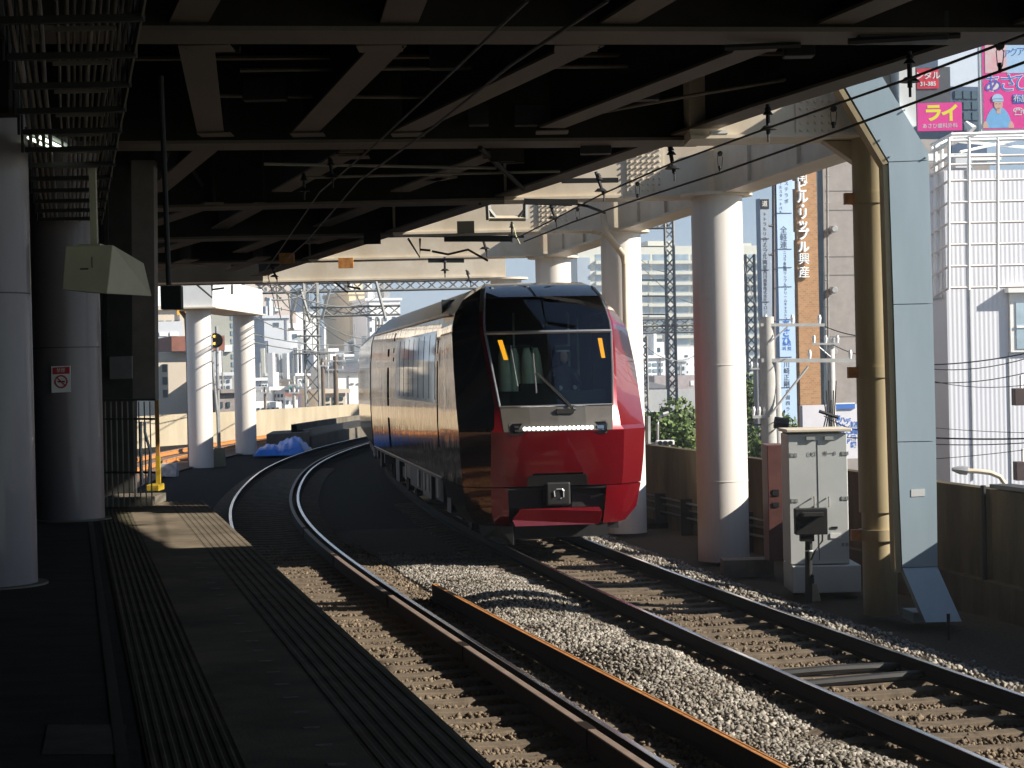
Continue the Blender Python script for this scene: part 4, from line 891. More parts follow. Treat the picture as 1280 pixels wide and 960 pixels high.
# underfloor
def underfloor(T, y0, y1):
    m = MB()
    for k, (ya, yb_, x0, z0) in enumerate(((6.2, 7.6, 1.15, .42), (7.9, 9.6, 1.2, .38), (9.9, 12.6, 1.18, .42), (12.9, 14.2, 1.12, .5))):
        q = MB().box(-x0, x0, ya, yb_, z0, .93); q.build('equipment_box', DGREY if k % 2 else BLACK, T, local=True, bevel=.02)
    pl = mat('underfloor_pale', (.13, .13, .11), .5, var=.2)
    for ya in (6.4, 8.2, 9.0, 10.3, 13.2):
        MB().box(-1.215, -1.205, ya, ya + .32, .50, .84).build('equipment_cover', pl, T, local=True)
    for yc in (4.0, 16.6):
        bg_ = MB().box(-1.05, 1.05, yc - 1.4, yc + 1.4, .42, .66); bg_.box(-1.12, -1.0, yc - .5, yc + .5, .3, .8); bg_.box(1.0, 1.12, yc - .5, yc + .5, .3, .8)
        bo = bg_.build('bogie', BLACK, T, local=True)
        for dy in (-1.05, 1.05):
            for sx in (-.74, .74):
                w_ = MB().tube([(sx - .07, yc + dy, .41), (sx + .07, yc + dy, .41)], .41, 28); w_.build('wheel', RAILS, bo, local=True)
underfloor(T1, 0, 20)
# second and third cars
def car2(y0, label):
    T, y1 = car_empty(y0, 20.4, 'express_train_car', label, 'train')
    loft(.25, 20.1, BP, (MAROON, ROOFM), T, ys=list(np.linspace(.25, 20.1, 10)))
    for ya in (.2, 20.1): MB().prism([(x, ya, z) for x, z in full(BP)], (0, .05, 0)).build('end_wall', TBLACK, T, local=True)
    MB().box(-.9, .9, -.3, .3, 1.0, 3.7).build('gangway', BLACK, T, local=True)
    global T1_
    for sg in (-1, 1):
        y = 1.6
        for k in range(9):
            zs = [b[1] for b in BP[:7]]; xs = [b[0] for b in BP[:7]]; zz = np.linspace(2.1, 3.2, 5)
            vs = [(sg * (np.interp(z, zs, xs) + .004), yq, z) for yq in (y, y + 1.35) for z in zz]
            MB().add(vs, [(k2, k2 + 1, k2 + 6, k2 + 5) for k2 in range(4)]).build('side_window', SWG, T, local=True); y += 1.75
    MB().box(-1.38, 1.38, .3, 20.0, .93, .99).build('floor_pan', BLACK, T, local=True)
    underfloor(T, 0, 20); return y1
ye2 = car2(ye1 + .0, 'second car of the train, its dark side just visible behind the leading car')
car2(ye2, 'third car of the train, hidden round the bend behind the second')
# driver: one continuous body
def person_mesh(name, verts, edges, radii, m, par=None, loc=(0, 0, 0)):
    me = bpy.data.meshes.new(name); me.from_pydata(verts, edges, []); o = bpy.data.objects.new(name, me); col.objects.link(o)
    sk_ = o.modifiers.new('skin', 'SKIN'); 
    for i, r in enumerate(radii): me.skin_vertices[0].data[i].radius = (r, r)
    me.skin_vertices[0].data[0].use_root = True
    sb = o.modifiers.new('sub', 'SUBSURF'); sb.levels = 1; sb.render_levels = 1
    bpy.context.view_layer.update()
    me2 = bpy.data.meshes.new_from_object(o.evaluated_get(bpy.context.evaluated_depsgraph_get())); bpy.data.objects.remove(o)
    me2.materials.clear(); me2.materials.append(m); me2.polygons.foreach_set('use_smooth', [True] * len(me2.polygons))
    o = bpy.data.objects.new(name, me2); col.objects.link(o); o.location = loc
    if par: o.parent = par
    return o
Mw = Matrix.Translation(T1.location) @ Matrix.Rotation(T1.rotation_euler.z, 4, 'Z') @ Matrix.Scale(SC, 4)
dv = [(0, 0, .0), (0, .02, .25), (0, .0, .48), (0, -.02, .58), (0, -.03, .70), (0, -.04, .80),
      (.2, 0, .46), (.26, -.12, .24), (.16, -.36, .2), (.12, -.44, .21), (-.2, 0, .46), (-.26, -.12, .24), (-.16, -.36, .2), (-.12, -.44, .21),
      (.11, -.15, -.02), (.13, -.45, -.04), (.13, -.48, -.42), (-.11, -.15, -.02), (-.13, -.45, -.04), (-.13, -.48, -.42)]
de = [(0, 1), (1, 2), (2, 3), (3, 4), (4, 5), (2, 6), (6, 7), (7, 8), (8, 9), (2, 10), (10, 11), (11, 12), (12, 13), (0, 14), (14, 15), (15, 16), (0, 17), (17, 18), (18, 19)]
dr = [.15, .15, .13, .055, .10, .085, .065, .05, .038, .035, .065, .05, .038, .035, .09, .07, .05, .09, .07, .05]
DR = empty('person', Mw @ Vector((.35, 1.75, 2.28)), 'train driver in dark uniform and cap seated behind the windscreen', 'person', rot=(0, 0, T1.rotation_euler.z))
person_mesh('body', [Vector(v) for v in dv], de, dr, mat('uniform_navy', (.04, .05, .08), .7), DR)
skin = mat('skin', (.55, .36, .26), .5, var=.05)
m = MB().tube([(0, -.12, .62), (0, -.135, .66), (0, -.135, .74), (0, -.12, .79)], [.03, .065, .07, .05], 14); m.build('face', skin, DR, local=True, smooth=True)
m = MB().tube([(0, -.03, .79), (0, -.03, .83), (0, -.04, .90), (0, -.04, .915)], [.10, .115, .135, .10], 18); m.build('cap', mat('uniform_navy', (0, 0, 0)), DR, local=True, smooth=True)
MB().tube([(0, -.032, .80), (0, -.032, .83)], .118, 18).build('cap_band', WHITE, DR, local=True)
for s in (-1, 1):
    MB().tube([(s * .12, -.42, .21), (s * .12, -.50, .205)], [.04, .03], 10).build('glove', WHITE, DR, local=True, smooth=True)
# ================================================================ city behind
GZ = -8.2; YAW = .3
class Facade:
    def __init__(s, P0, P1):
        s.P0 = Vector(P0); s.u = (Vector(P1) - s.P0); s.u.z = 0; s.W = s.u.length; s.u.normalize(); s.n = s.u.cross(Vector((0, 0, 1))).normalized()
        if s.n.y > 0: s.n = -s.n
    def pt(s, a, z, off=0.): return Vector((s.P0.x, s.P0.y, 0)) + s.u * a + s.n * off + Vector((0, 0, z))
    def px(s, x, y, off=0.): return onplane(x, y, s.P0 + s.n * off, s.n)
    def au(s, x, y=480): p = s.px(x, y); return (p - s.P0).dot(s.u)
    def panel(s, a0, a1, z0, z1, off, th): return MB().obox(s.pt(a0, z0, off), s.u * (a1 - a0), s.n * th, (0, 0, z1 - z0))
    def pxpanel(s, x0, x1, y0, y1, off, th):
        a0 = s.au(x0, (y0 + y1) / 2); a1 = s.au(x1, (y0 + y1) / 2); z0 = s.px((x0 + x1) / 2, y1).z; z1 = s.px((x0 + x1) / 2, y0).z
        return s.panel(a0, a1, z0, z1, off, th)
def building(label, x0, x1, ytop, Y0, Y1, dep, m, cat='building', wins=None, roof=None, name='building'):
    """wins: list of (px0,px1,py0,py1,cols,rows,fillx,fillz,mat)"""
    a = aty(x0, ytop, Y0); b = aty(x1, ytop, Y0 + YAW * (x1 - x0) * Y0 / FPX); b.z = a.z
    F = Facade(a, b); E_ = empty(name, (a.x, a.y, GZ), label, cat)
    MB().obox(F.pt(0, GZ), F.u * F.W, F.n * -dep, (0, 0, a.z - GZ)).build('wall', m, E_)
    if roof: MB().obox(F.pt(-.3, a.z + .01, .3), F.u * (F.W + .6), F.n * -(dep + .6), (0, 0, roof)).build('roof_parapet', m, E_)
    for wn in (wins or []):
        px0, px1, py0, py1, nc, nr, fx, fz, wm = wn
        a0, a1 = F.au(px0, (py0 + py1) / 2), F.au(px1, (py0 + py1) / 2); xm = (px0 + px1) / 2
        zt, zb = F.px(xm, py0).z, F.px(xm, py1).z; cw = (a1 - a0) / nc; chh = (zt - zb) / nr; proto = None
        for i in range(nc):
            for j in range(nr):
                ca = a0 + cw * (i + .5); cz = zb + chh * (j + .5)
                if proto is None:
                    proto = F.panel(ca - cw * fx / 2, ca + cw * fx / 2, cz - chh * fz / 2, cz + chh * fz / 2, .02, .05).build('window', wm, E_); pc = (ca, cz)
                else:
                    o = proto.copy(); col.objects.link(o); o.parent = E_; o.location = F.u * (ca - pc[0]) + Vector((0, 0, cz - pc[1]))
    s_ = Y0 / FPX; W_ = F.W
    if dep > 4 and roof:
        for k in range(random.choice((1, 2, 3))):
            aa = random.uniform(.05, .7) * W_; ww = random.uniform(.08, .22) * W_; hh = random.uniform(1.2, 3.0)
            MB().obox(F.pt(aa, a.z + roof, -random.uniform(1, 3)), F.u * ww, F.n * -2.5, (0, 0, hh)).build(random.choice(('roof_room', 'water_tank')), random.choice((m, WHITE, GALV)), E_)
        aa = random.uniform(.1, .9) * W_; MB().tube([F.pt(aa, a.z + roof, -2), F.pt(aa, a.z + roof + random.uniform(2, 4), -2)], .05, 4).build('antenna', LATT, E_)
        for k in range(2):
            aa = random.uniform(.1, .85) * W_; zz = a.z - random.uniform(2, 12)
            F.panel(aa, aa + .9, zz, zz + .7, .02, .4).build('air_conditioner', WHITE, E_)
        aa = random.uniform(.05, .95) * W_; MB().tube([F.pt(aa, GZ, .12), F.pt(aa, a.z, .12)], .07, 5).build('downpipe', LATT, E_)
    return E_, F, a.z
wb = mat('wall_beige', (.58, .50, .40), .8, var=.06, vscale=.2); wp = mat('wall_pink', (.56, .47, .41), .8, var=.05, vscale=.2)
wg = mat('wall_pale_grey', (.55, .57, .60), .8, var=.05, vscale=.2); wl = mat('wall_white', (.80, .80, .80), .8, var=.05, vscale=.3)
wc = mat('wall_cream', (.68, .56, .36), .8, var=.05, vscale=.2); wd = mat('wall_blue_grey', (.30, .36, .42), .6, var=.1, vscale=.2)
wo = mat('wall_olive_grey', (.36, .36, .31), .8, var=.08, vscale=.3); wy = mat('wall_apartment', (.58, .57, .48), .8, var=.05, vscale=.1)
brown = mat('roof_brown', (.25, .10, .07), .8, var=.15); rgrey = mat('roof_grey', (.14, .14, .15), .8, var=.15)
# --- left group
building('low white and pale blue building at the far left edge of the view', 188, 232, 388, 150, 152, 12, wb, wins=[(196, 226, 398, 412, 3, 1, .7, .6, WGL)], roof=.3)
E_, F, z = building('pale blue clad block below the orange sign at far left', 186, 229, 402, 140, 141, 9, wg, wins=[(198, 224, 411, 438, 2, 2, .8, .35, WHITE)])
tag(F.pxpanel(196, 212, 391, 399, 9, .3).build('orange_sign', mat('sign_orange', (.85, .42, .04), .5)), 'small orange sign on top of the far left buildings', 'sign')
E_, F, z = building('beige building with brown red roof slab left of the far columns', 186, 246, 440, 125, 126, 10, wb, wins=[(200, 212, 452, 500, 1, 3, .5, .6, WGL)])
tag(MB().obox(F.pt(F.au(213, 440), z + .01, .6), F.u * 3.2, F.n * -8, (0, 0, .9)).build('roof_block', brown), 'brown red roof block on the beige building left of the columns', 'roof structure')
building('olive grey apartment block seen between the two far columns', 262, 302, 372, 230, 234, 20, wo, wins=[(287, 300, 392, 470, 1, 8, .7, .6, WGL2)], roof=.5)
building('grey house wall low between the two far columns', 262, 296, 492, 120, 121, 8, mat('wall_taupe', (.30, .26, .24), .8), wins=[(272, 290, 500, 512, 2, 1, .4, .6, WGL)], roof=.2)
building('tall pinkish beige tower right of the far columns', 305, 362, 330, 330, 322, 25, wp, wins=[(320, 356, 355, 480, 4, 10, .28, .35, WGL)], roof=.8)
building('light grey tower with a single dark window before the beige tower', 330, 361, 398, 290, 284, 18, wg, wins=[(338, 352, 400, 412, 1, 1, .5, .45, WGL)], roof=.4)
building('blank pale block beneath the light grey tower', 335, 372, 426, 270, 266, 15, wg)
E_, F, z = building('white apartment building with outside stairs left of the lattice mast', 360, 388, 404, 300, 300, 15, wl, wins=[(362, 376, 415, 490, 1, 6, .45, .6, WGL)])
for k in range(5):
    a = F.px(362, 428 + k * 15, .4); b = F.px(380, 420 + k * 15, .4); MB().tube([a, b], .22, 4).build('stair_flight', WHITE, E_)
    F.pxpanel(374, 392, 418 + k * 14, 422 + k * 14, .1, 1.2).build('landing', WHITE, E_)
building('small white block peeking above the stair building', 370, 396, 390, 340, 340, 12, wl)
E_, F, z = building('blue grey glass office tower behind the lattice mast', 386, 438, 362, 480, 476, 25, wd, wins=[(388, 437, 366, 470, 9, 10, .45, .88, WGL2)], roof=.8)
for x in (402, 411): MB().tube([F.px(x, 362, -3), F.px(x, 338, -3)], .18, 5).build('antenna', LATT, E_)
E_, F, z = building('cream office tower right of the glass tower', 436, 468, 368, 350, 345, 20, wc, roof=.6)
MB().obox(F.pt(F.W * .2, z + .6, -2), F.u * (F.W * .45), F.n * -6, (0, 0, 2.2)).build('roof_room', wc, E_)
building('white side of the cream tower with small windows', 458, 500, 376, 340, 334, 18, wl, wins=[(459, 476, 392, 432, 2, 3, .4, .4, WGL), (476, 498, 392, 432, 2, 3, .4, .4, WGL)], roof=.4)
building('white curved flats behind the mast with balconies', 392, 420, 440, 260, 258, 15, wl, wins=[(396, 412, 447, 480, 1, 3, .75, .5, WGL)], roof=.4)
building('grey netted block below the glass tower', 418, 452, 440, 300, 300, 15, mat('wall_netting', (.40, .43, .46), .8), wins=[(420, 450, 444, 472, 7, 3, .6, .7, WGL2)])
building('grey block with a railing right of the netted one', 444, 470, 436, 310, 306, 15, wg, wins=[(446, 468, 444, 470, 2, 3, .5, .5, WGL)])
def hiphouse(label, x0, x1, ye, yr, Y, dep, m, rm, wins=None):
    E_, F, z = building(label, x0, x1, ye, Y, Y, dep, m, 'house', wins, name='house')
    zr = aty((x0 + x1) / 2, yr, Y).z; W = F.W; o = .4
    v = [F.pt(-o, z + .01, o), F.pt(W + o, z + .01, o), F.pt(W + o, z + .01, -dep - o), F.pt(-o, z + .01, -dep - o), F.pt(W * .3, zr, -dep / 2), F.pt(W * .7, zr, -dep / 2)]
    MB().add(v, [(0, 1, 5, 4), (1, 2, 5), (2, 3, 4, 5), (3, 0, 4), (0, 3, 2, 1)]).build('roof', rm, E_); return E_, F
E_, F = hiphouse('white building with dark hip roof just left of the train', 420, 462, 466, 456, 165, 10, wl, rgrey)
for x in (435,): F.pxpanel(x, x + 1, 470, 506, .02, .06).build('corner_joint', rgrey, E_)
for x in (438, 446): F.pxpanel(x, x + 4, 479, 481, .02, .06).build('wall_lamp', rgrey, E_)
hiphouse('pink low house with tiled roof under the grey tower', 318, 346, 492, 484, 190, 9, mat('wall_rose', (.55, .40, .36), .8), mat('roof_tile', (.38, .22, .18), .8), [(322, 342, 496, 506, 3, 1, .5, .6, WGL)])
hiphouse('low white house with brown roof beside the pink one', 345, 372, 496, 489, 180, 9, wl, brown, [(348, 370, 499, 507, 3, 1, .5, .6, WGL)])
hiphouse('small green roofed house left of the mast foot', 366, 388, 490, 482, 200, 9, wb, mat('roof_green', (.12, .25, .2), .8), [(368, 386, 494, 502, 2, 1, .5, .6, WGL)])
building('grey three storey block at the foot of the lattice mast', 384, 420, 484, 195, 195, 10, wg, wins=[(386, 418, 487, 505, 4, 2, .6, .5, WGL)])
building('long white low building above the sunlit wall', 318, 352, 503, 150, 150, 6, wl, wins=[(320, 350, 508, 514, 5, 1, .5, .5, WGL)])
# extra small buildings packed along the line
fill = [('wl', 322, 336, 476, 210), ('wg', 334, 352, 470, 240), ('wb', 352, 366, 478, 215), ('wl', 372, 386, 470, 225), ('wp', 406, 420, 474, 210), ('wl', 432, 452, 446, 260), ('wg', 450, 470, 452, 250), ('wb', 404, 432, 492, 155), ('wl', 340, 356, 488, 175), ('wg', 268, 290, 470, 180), ('wl', 196, 214, 430, 175), ('wb', 208, 232, 460, 160)]
desc = ['white flats with a flat roof', 'grey workshop block', 'beige low block', 'white narrow house', 'rose coloured low block', 'white flats beside the train roof', 'grey block hugging the train edge', 'long beige shed above the wall', 'tiny white house', 'grey block between the columns', 'white shed left of the columns', 'beige shop left of the columns']
for (mk, x0, x1, yt, Yq), ds in zip(fill, desc):
    mm = {'wl': wl, 'wg': wg, 'wb': wb, 'wp': wp}[mk]
    building(ds + ' in the crowded far quarter at left', x0, x1, yt, Yq, Yq, 8, mm, wins=[(x0 + 1.5, x1 - 1.5, yt + 3, yt + 18, 3, 2, .55, .55, WGL)], roof=.3)
# --- middle group
E_, F, z = building('long many storeyed apartment block with pale yellow balconies behind the columns', 722, 962, 308, 560, 552, 30, wy)
fl = 13.3
for k in range(10):
    y = 318 + k * fl
    for (xa, xb) in ((742, 808), (808, 872), (872, 962)):
        F.pxpanel(xa + 1, xb - 1, y + 8.0, y + 12.0, .1, 1.5).build('balcony', wy, E_)
proto = None
for k in range(10):
    for j in range(9):
        xa = 744 + j * 24; y = 318 + k * fl
        if proto is None: proto = F.pxpanel(xa, xa + 21, y, y + 7.6, .02, .08).build('window', WGL2, E_); p0 = F.px(xa, y)
        else: o = copy_obj(proto, E_); o.location = F.px(xa, y) - p0
F.pxpanel(722, 738, 322, 440, .02, .4).build('stair_tower', wd, E_)
for (xa, xb, yt) in ((742, 770, 303), (820, 850, 300), (905, 950, 303)):
    a = F.au(xa); b = F.au(xb); zt = F.px(xa, yt).z; MB().obox(F.pt(a, z, -4), F.u * (b - a), F.n * -10, (0, 0, zt - z)).build('roof_room', wy, E_)
building('white low building below the yellow apartment block', 846, 880, 434, 300, 300, 20, wl, wins=[(852, 876, 440, 470, 2, 3, .3, .25, WGL)])
building('small white flats with balconies between the train and the lattice mast', 800, 830, 428, 230, 230, 12, wl, wins=[(804, 828, 432, 486, 2, 5, .6, .5, WGL)])
building('cluttered white flats behind the slim mast with stacked balconies', 806, 832, 448, 215, 215, 8, wl, wins=[(808, 830, 452, 482, 3, 4, .7, .55, WGL2)], roof=.3)
building('grey white block right of the slim mast, below the apartments', 842, 858, 452, 240, 240, 8, wg, wins=[(844, 857, 456, 474, 2, 2, .5, .5, WGL)], roof=.3)
building('brown grey flat roofed building above the white wall', 818, 882, 470, 200, 200, 12, mat('wall_mauve', (.32, .28, .28), .8), wins=[(835, 875, 474, 484, 2, 1, .2, .6, WHITE)])
hiphouse('dark roofed house low behind the train right side', 796, 836, 486, 474, 180, 10, wl, rgrey)
tag(MB().prism([aty(786, 488, 110), aty(885, 486, 110), aty(885, 514, 110), aty(786, 514, 110)], (0, .4, 0)).build('white_fence', WHITE), 'bright white hoarding above the trees beyond the parapet', 'hoarding')
building('pale block low behind the utility poles', 925, 965, 448, 260, 260, 14, wg, wins=[(934, 960, 455, 490, 2, 3, .5, .5, WGL)])
# --- lattice masts
def lattice(E_, p0, p1, w_, seg, r=.04, axis='z'):
    p0 = Vector(p0); p1 = Vector(p1); d = p1 - p0; L = d.length; d.normalize()
    if abs(d.z) > .8: a = Vector((1, 0, 0)); b = Vector((0, 1, 0))
    else: a = Vector((0, 0, 1)); b = Vector((0, 1, 0))
    m = MB(); n = int(L / seg); cs = [(a * i + b * j) * w_ / 2 for i, j in ((-1, -1), (1, -1), (1, 1), (-1, 1))]
    for c in cs: m.tube([p0 + c, p1 + c], r * 1.4, 4)
    m.build('chord', LATT, E_); m = MB()
    for k in range(n):
        q0 = p0 + d * (L * k / n); q1 = p0 + d * (L * (k + 1) / n)
        for i in range(4):
            c0, c1 = cs[i], cs[(i + 1) % 4]
            if k % 2: c0, c1 = c1, c0
            m.tube([q0 + c0, q1 + c1], r, 3, cap=False)
    m.build('lacing', LATT, E_)
def mast(label, x, ytop, Y, w_, zb=-.5):
    p = aty(x, ytop, Y); E_ = empty('lattice_mast', (p.x, p.y, zb), label, 'lattice mast'); lattice(E_, (p.x, p.y, zb), p, w_, w_ * 1.1); return E_, p
M1, p = mast('tall grey lattice mast standing before the blue sky at left', 388, 352, 118, .75)
a = aty(320, 361, 119); b = aty(640, 350, 119); b.z = a.z
lattice(M1, (a.x, 119, a.z), (b.x, 119, a.z), .5, .6, .045)
a = aty(388, 390, 117); b = aty(500, 389, 117); lattice(M1, (a.x, 117, a.z), (b.x, 117, a.z), .5, .6, .04)
for pts in (((365, 412), (364, 395), (374, 362)), ((376, 362), (388, 402)), ((402, 400), (412, 362)), ((470, 352), (482, 398)), ((360, 412), (368, 412))):
    MB().tube([aty(x, y, 116.5) for x, y in pts], .09, 5).build('strut', LATT, M1)
for (x0, x1, y) in ((372, 402, 420), (366, 410, 442)): MB().tube([aty(x0, y, 116.8), aty(x1, y, 116.8)], .05, 5).build('cross_arm', LATT, M1)
M2, p = mast('slim lattice mast between two white columns in front of the apartments', 836, 276, 105, .42)
a = aty(770, 281, 105); b = aty(838, 281, 105); lattice(M2, (a.x, 105, a.z), (b.x, 105, a.z), .42, .5, .035)
M3, p = mast('shorter lattice mast with greenish cross trusses by the nose of the train', 838, 400, 150, .7)
for y in (404, 412): a = aty(800, y, 150); b = aty(875, y + 4, 150); lattice(M3, (a.x, 150, a.z), (b.x, 150, a.z), .5, .7, .045)
for y in (308, 350, 370, 393): a = aty(796, y, 104.5); b = aty(836, y, 104.5); tag(MB().tube([a, b], .035, 4).build('feeder_line', LATT), 'dark line running left from the slim lattice mast, %s' % {308: 'highest', 350: 'second from top', 370: 'third from top', 393: 'lowest'}[y], 'wire')
M4, p = mast('thin lattice mast just right of the tall round column', 937, 318, 120, .5)
mast('thin dark lattice mast left of the slim one, low against the flats', 804, 420, 110, .35)
# ---- utility poles
def pole(label, x, ytop, Y, r, arms=(), zb=GZ, m=None):
    p = aty(x, ytop, Y); E_ = empty('utility_pole', (p.x, p.y, zb), label, 'utility pole'); pm = m or mat('pole_concrete', (.42, .41, .39), .8, var=.1)
    MB().tube([(p.x, p.y, zb), tuple(p)], [r * 1.25, r], 14).build('pole', pm, E_, smooth=True)
    for (x0, x1, y, h) in arms:
        a = aty(x0, y, Y - .15); b = aty(x1, y, Y - .15); MB().obox(a, b - a, (0, .08, 0), (0, 0, h)).build('cross_arm', mat('arm_white', (.62, .62, .60), .5, metal=.2, var=.1), E_)
        for t in (.08, .5, .92):
            q = a.lerp(b, t) + Vector((0, .04, h)); MB().tube([q, q + Vector((0, 0, .12)), q + Vector((0, 0, .2))], [.03, .05, .03], 8).build('pin_insulator', WHITE, E_)
    return E_, p
U1, p = pole('nearer utility pole with two long white cross arms right of the column', 958, 396, 48, .17, ((951, 1031, 408, .07), (952, 1073, 453, .09), (941, 958, 523, .07)))
MB().tube([aty(962, 520, 47.8), aty(1010, 458, 47.8)], .03, 6).build('brace', MATS['arm_white'], U1); MB().tube([aty(960, 430, 47.8), aty(985, 408, 47.8)], .02, 6).build('brace', MATS['arm_white'], U1)
MB().tube([aty(968, 528, 47.5), aty(985, 530, 47.5)], .14, 10).build('cable_closure', BLACK, U1)
U2, p = pole('slender pole with a short cross arm before the brown grey building', 1038, 422, 55, .10, ((1015, 1050, 431, .05),), m=mat('pole_pale', (.60, .58, .54), .6, var=.1))
MB().tube([aty(1024, 434, 54.8), aty(1038, 446, 54.8)], .02, 6).build('brace', MATS['arm_white'], U2)
for k in range(6):
    MB().tube([aty(1030 + k * 3, 500 - (k % 3) * 12, 54.7), aty(1033 + k * 2, 520, 54.7), aty(1028 + k * 4, 540, 54.7)], .018, 5).build('down_lead', BLACK, U2)
MB().tube([aty(1024, 514, 54.6), aty(1048, 522, 54.6)], .05, 6).build('cable_closure', BLACK, U2)
pole('farther plain pole among the trees right of the column', 946, 448, 75, .14, ((938, 956, 462, .06),))
pole('plain pole directly behind the nearer utility pole', 970, 452, 60, .13)
pole('wooden looking pole before the white hip roofed building at left', 419, 445, 140, .16, ((405, 432, 452, .1), (408, 430, 463, .1)), m=mat('pole_brown', (.16, .12, .09), .8))
pole('small pole with box left of the hip roofed building', 403, 448, 150, .14, ((395, 412, 458, .1),), m=MATS['pole_brown'])
pole('short utility pole behind the sunlit wall at left', 367, 470, 150, .12, ((360, 376, 482, .1), (361, 374, 492, .1)))
pole('thin rusty pole beside the low pink house', 331, 484, 145, .09, ((326, 338, 492, .08),), m=MATS['pole_brown'])
# wires in the left distance: many thin sagging lines
def sag(p, q, s, n=9):
    return [p.lerp(q, i / (n - 1)) - Vector((0, 0, s * 4 * (i / (n - 1)) * (1 - i / (n - 1)))) for i in range(n)]
wset = [((330, 347, 60), (400, 402, 116), .5), ((332, 352, 60), (470, 372, 110), .6), ((335, 345, 58), (478, 418, 112), .8), ((340, 375, 60), (396, 352, 117), .3),
        ((318, 395, 90), (398, 405, 117), .5), ((396, 402, 117), (470, 440, 112), .3), ((318, 418, 92), (470, 428, 112), .3), ((318, 428, 92), (470, 436, 112), .3),
        ((395, 380, 117), (475, 385, 112), .4), ((410, 355, 117), (468, 400, 110), .3), ((440, 355, 117), (462, 395, 110), .2), ((345, 360, 70), (352, 400, 100), .2), ((360, 365, 70), (366, 412, 116), .1)]
for i, (a, b, s_g) in enumerate(wset):
    tag(MB().tube(sag(aty(*a), aty(*b), s_g), .024, 4, cap=False).build('overhead_line', LATT), 'thin grey catenary line crossing the sky around the tall left lattice mast', 'wire', 'distant catenary lines at left')
for i, (a, b, s_g) in enumerate((((796, 320, 95), (836, 340, 105), .2), ((796, 326, 95), (870, 380, 120), .4), ((806, 432, 90), (868, 445, 95), .4), ((930, 330, 90), (952, 395, 80), .3), ((806, 505, 80), (862, 553, 60), .2))):
    tag(MB().tube(sag(aty(*a), aty(*b), s_g), .018, 4, cap=False).build('overhead_line', LATT), 'thin line strung before the yellow apartment block', 'wire', 'distant lines before the apartments')
for k, (x, y) in enumerate(((432, 376), (434, 400), (461, 385))):
    a = aty(x + 20, y - 4, 108); MB
hg = empty('line_hanger', aty(474, 408, 110), 'grey metal frame hanging from the far truss left of the train roof', 'frame')
for dxp in (-4, 0, 4): MB().tube([aty(474 + dxp, 398, 110), aty(474 + dxp, 416, 110)], .05, 4).build('hanger_bar', LATT, hg)
MB().tube([aty(469, 407, 110), aty(479, 407, 110)], .05, 4).build('hanger_bar', LATT, hg)
# ---- trees
def tree(label, x, ytop, Y, R_, n, hh=None):
    p = aty(x, ytop, Y); top = p.z; E_ = empty('tree', (p.x, p.y, GZ), label, 'tree'); H_t = (hh or top - GZ)
    tk = MB().tube([(p.x, p.y, GZ), (p.x + .1, p.y, top - R_ * 1.3), (p.x, p.y, top - R_ * .5)], [.25, .16, .05], 8)
    cl = []
    for k in range(24):
        th = rng.uniform(0, 6.28); ph = rng.uniform(-.9, 1.2); rr = R_ * rng.uniform(.3, 1.0)
        c = Vector((p.x + rr * math.cos(th) * math.cos(ph), p.y + rr * math.sin(th) * math.cos(ph), top - R_ * 1.0 + rr * math.sin(ph) * .95)); cl.append((c, R_ * rng.uniform(.16, .40)))
        tk.tube([(p.x, p.y, top - R_ * 1.4), tuple(c)], [.07, .02], 5)
    tk.build('trunk', BARK, E_)
    N_ = n; ci = rng.integers(0, 24, N_); d = rng.normal(size=(N_, 3)); d /= np.linalg.norm(d, axis=1, keepdims=True)
    r = rng.uniform(.5, 1, (N_, 1)) ** .5; C = np.array([list(c[0]) for c in cl])[ci] + d * r * np.array([c[1] for c in cl])[ci][:, None]
    s = rng.uniform(.05, .10, (N_, 1)) * (R_ / 1.8) ** .3; a = rng.normal(size=(N_, 3)); a /= np.linalg.norm(a, axis=1, keepdims=True); b = np.cross(a, d); b /= np.linalg.norm(b, axis=1, keepdims=True) + 1e-6
    V = np.stack([C - a * s, C + b * s * .6, C + a * s, C - b * s * .6], 1).reshape(-1, 3)
    me = bpy.data.meshes.new('crown'); me.vertices.add(N_ * 4); me.vertices.foreach_set('co', (V - np.array([p.x, p.y, GZ])).reshape(-1).astype(np.float32))
    me.loops.add(N_ * 4); me.loops.foreach_set('vertex_index', np.arange(N_ * 4, dtype=np.int32)); me.polygons.add(N_); me.polygons.foreach_set('loop_start', np.arange(N_, dtype=np.int32) * 4)
    me.update(); me.materials.append(LEAF); o = bpy.data.objects.new('crown', me); col.objects.link(o); o.parent = E_
tree('dense green tree beyond the parapet just right of the train', 838, 512, 62, 2.0, 14000)
tree('lighter green tree rising beside the tall round column', 872, 500, 66, 1.7, 9000)
tree('low green shrub tree at the left end of the gap by the train', 812, 516, 70, 1.5, 7000)
tree('green tree behind the utility poles right of the tall column', 938, 468, 90, 2.4, 9000)
tree('green bush like tree low behind the two poles', 945, 520, 62, 1.8, 8000)
tree('narrow green tree between the poles and the blue sign column', 966, 486, 95, 2.0, 7000)
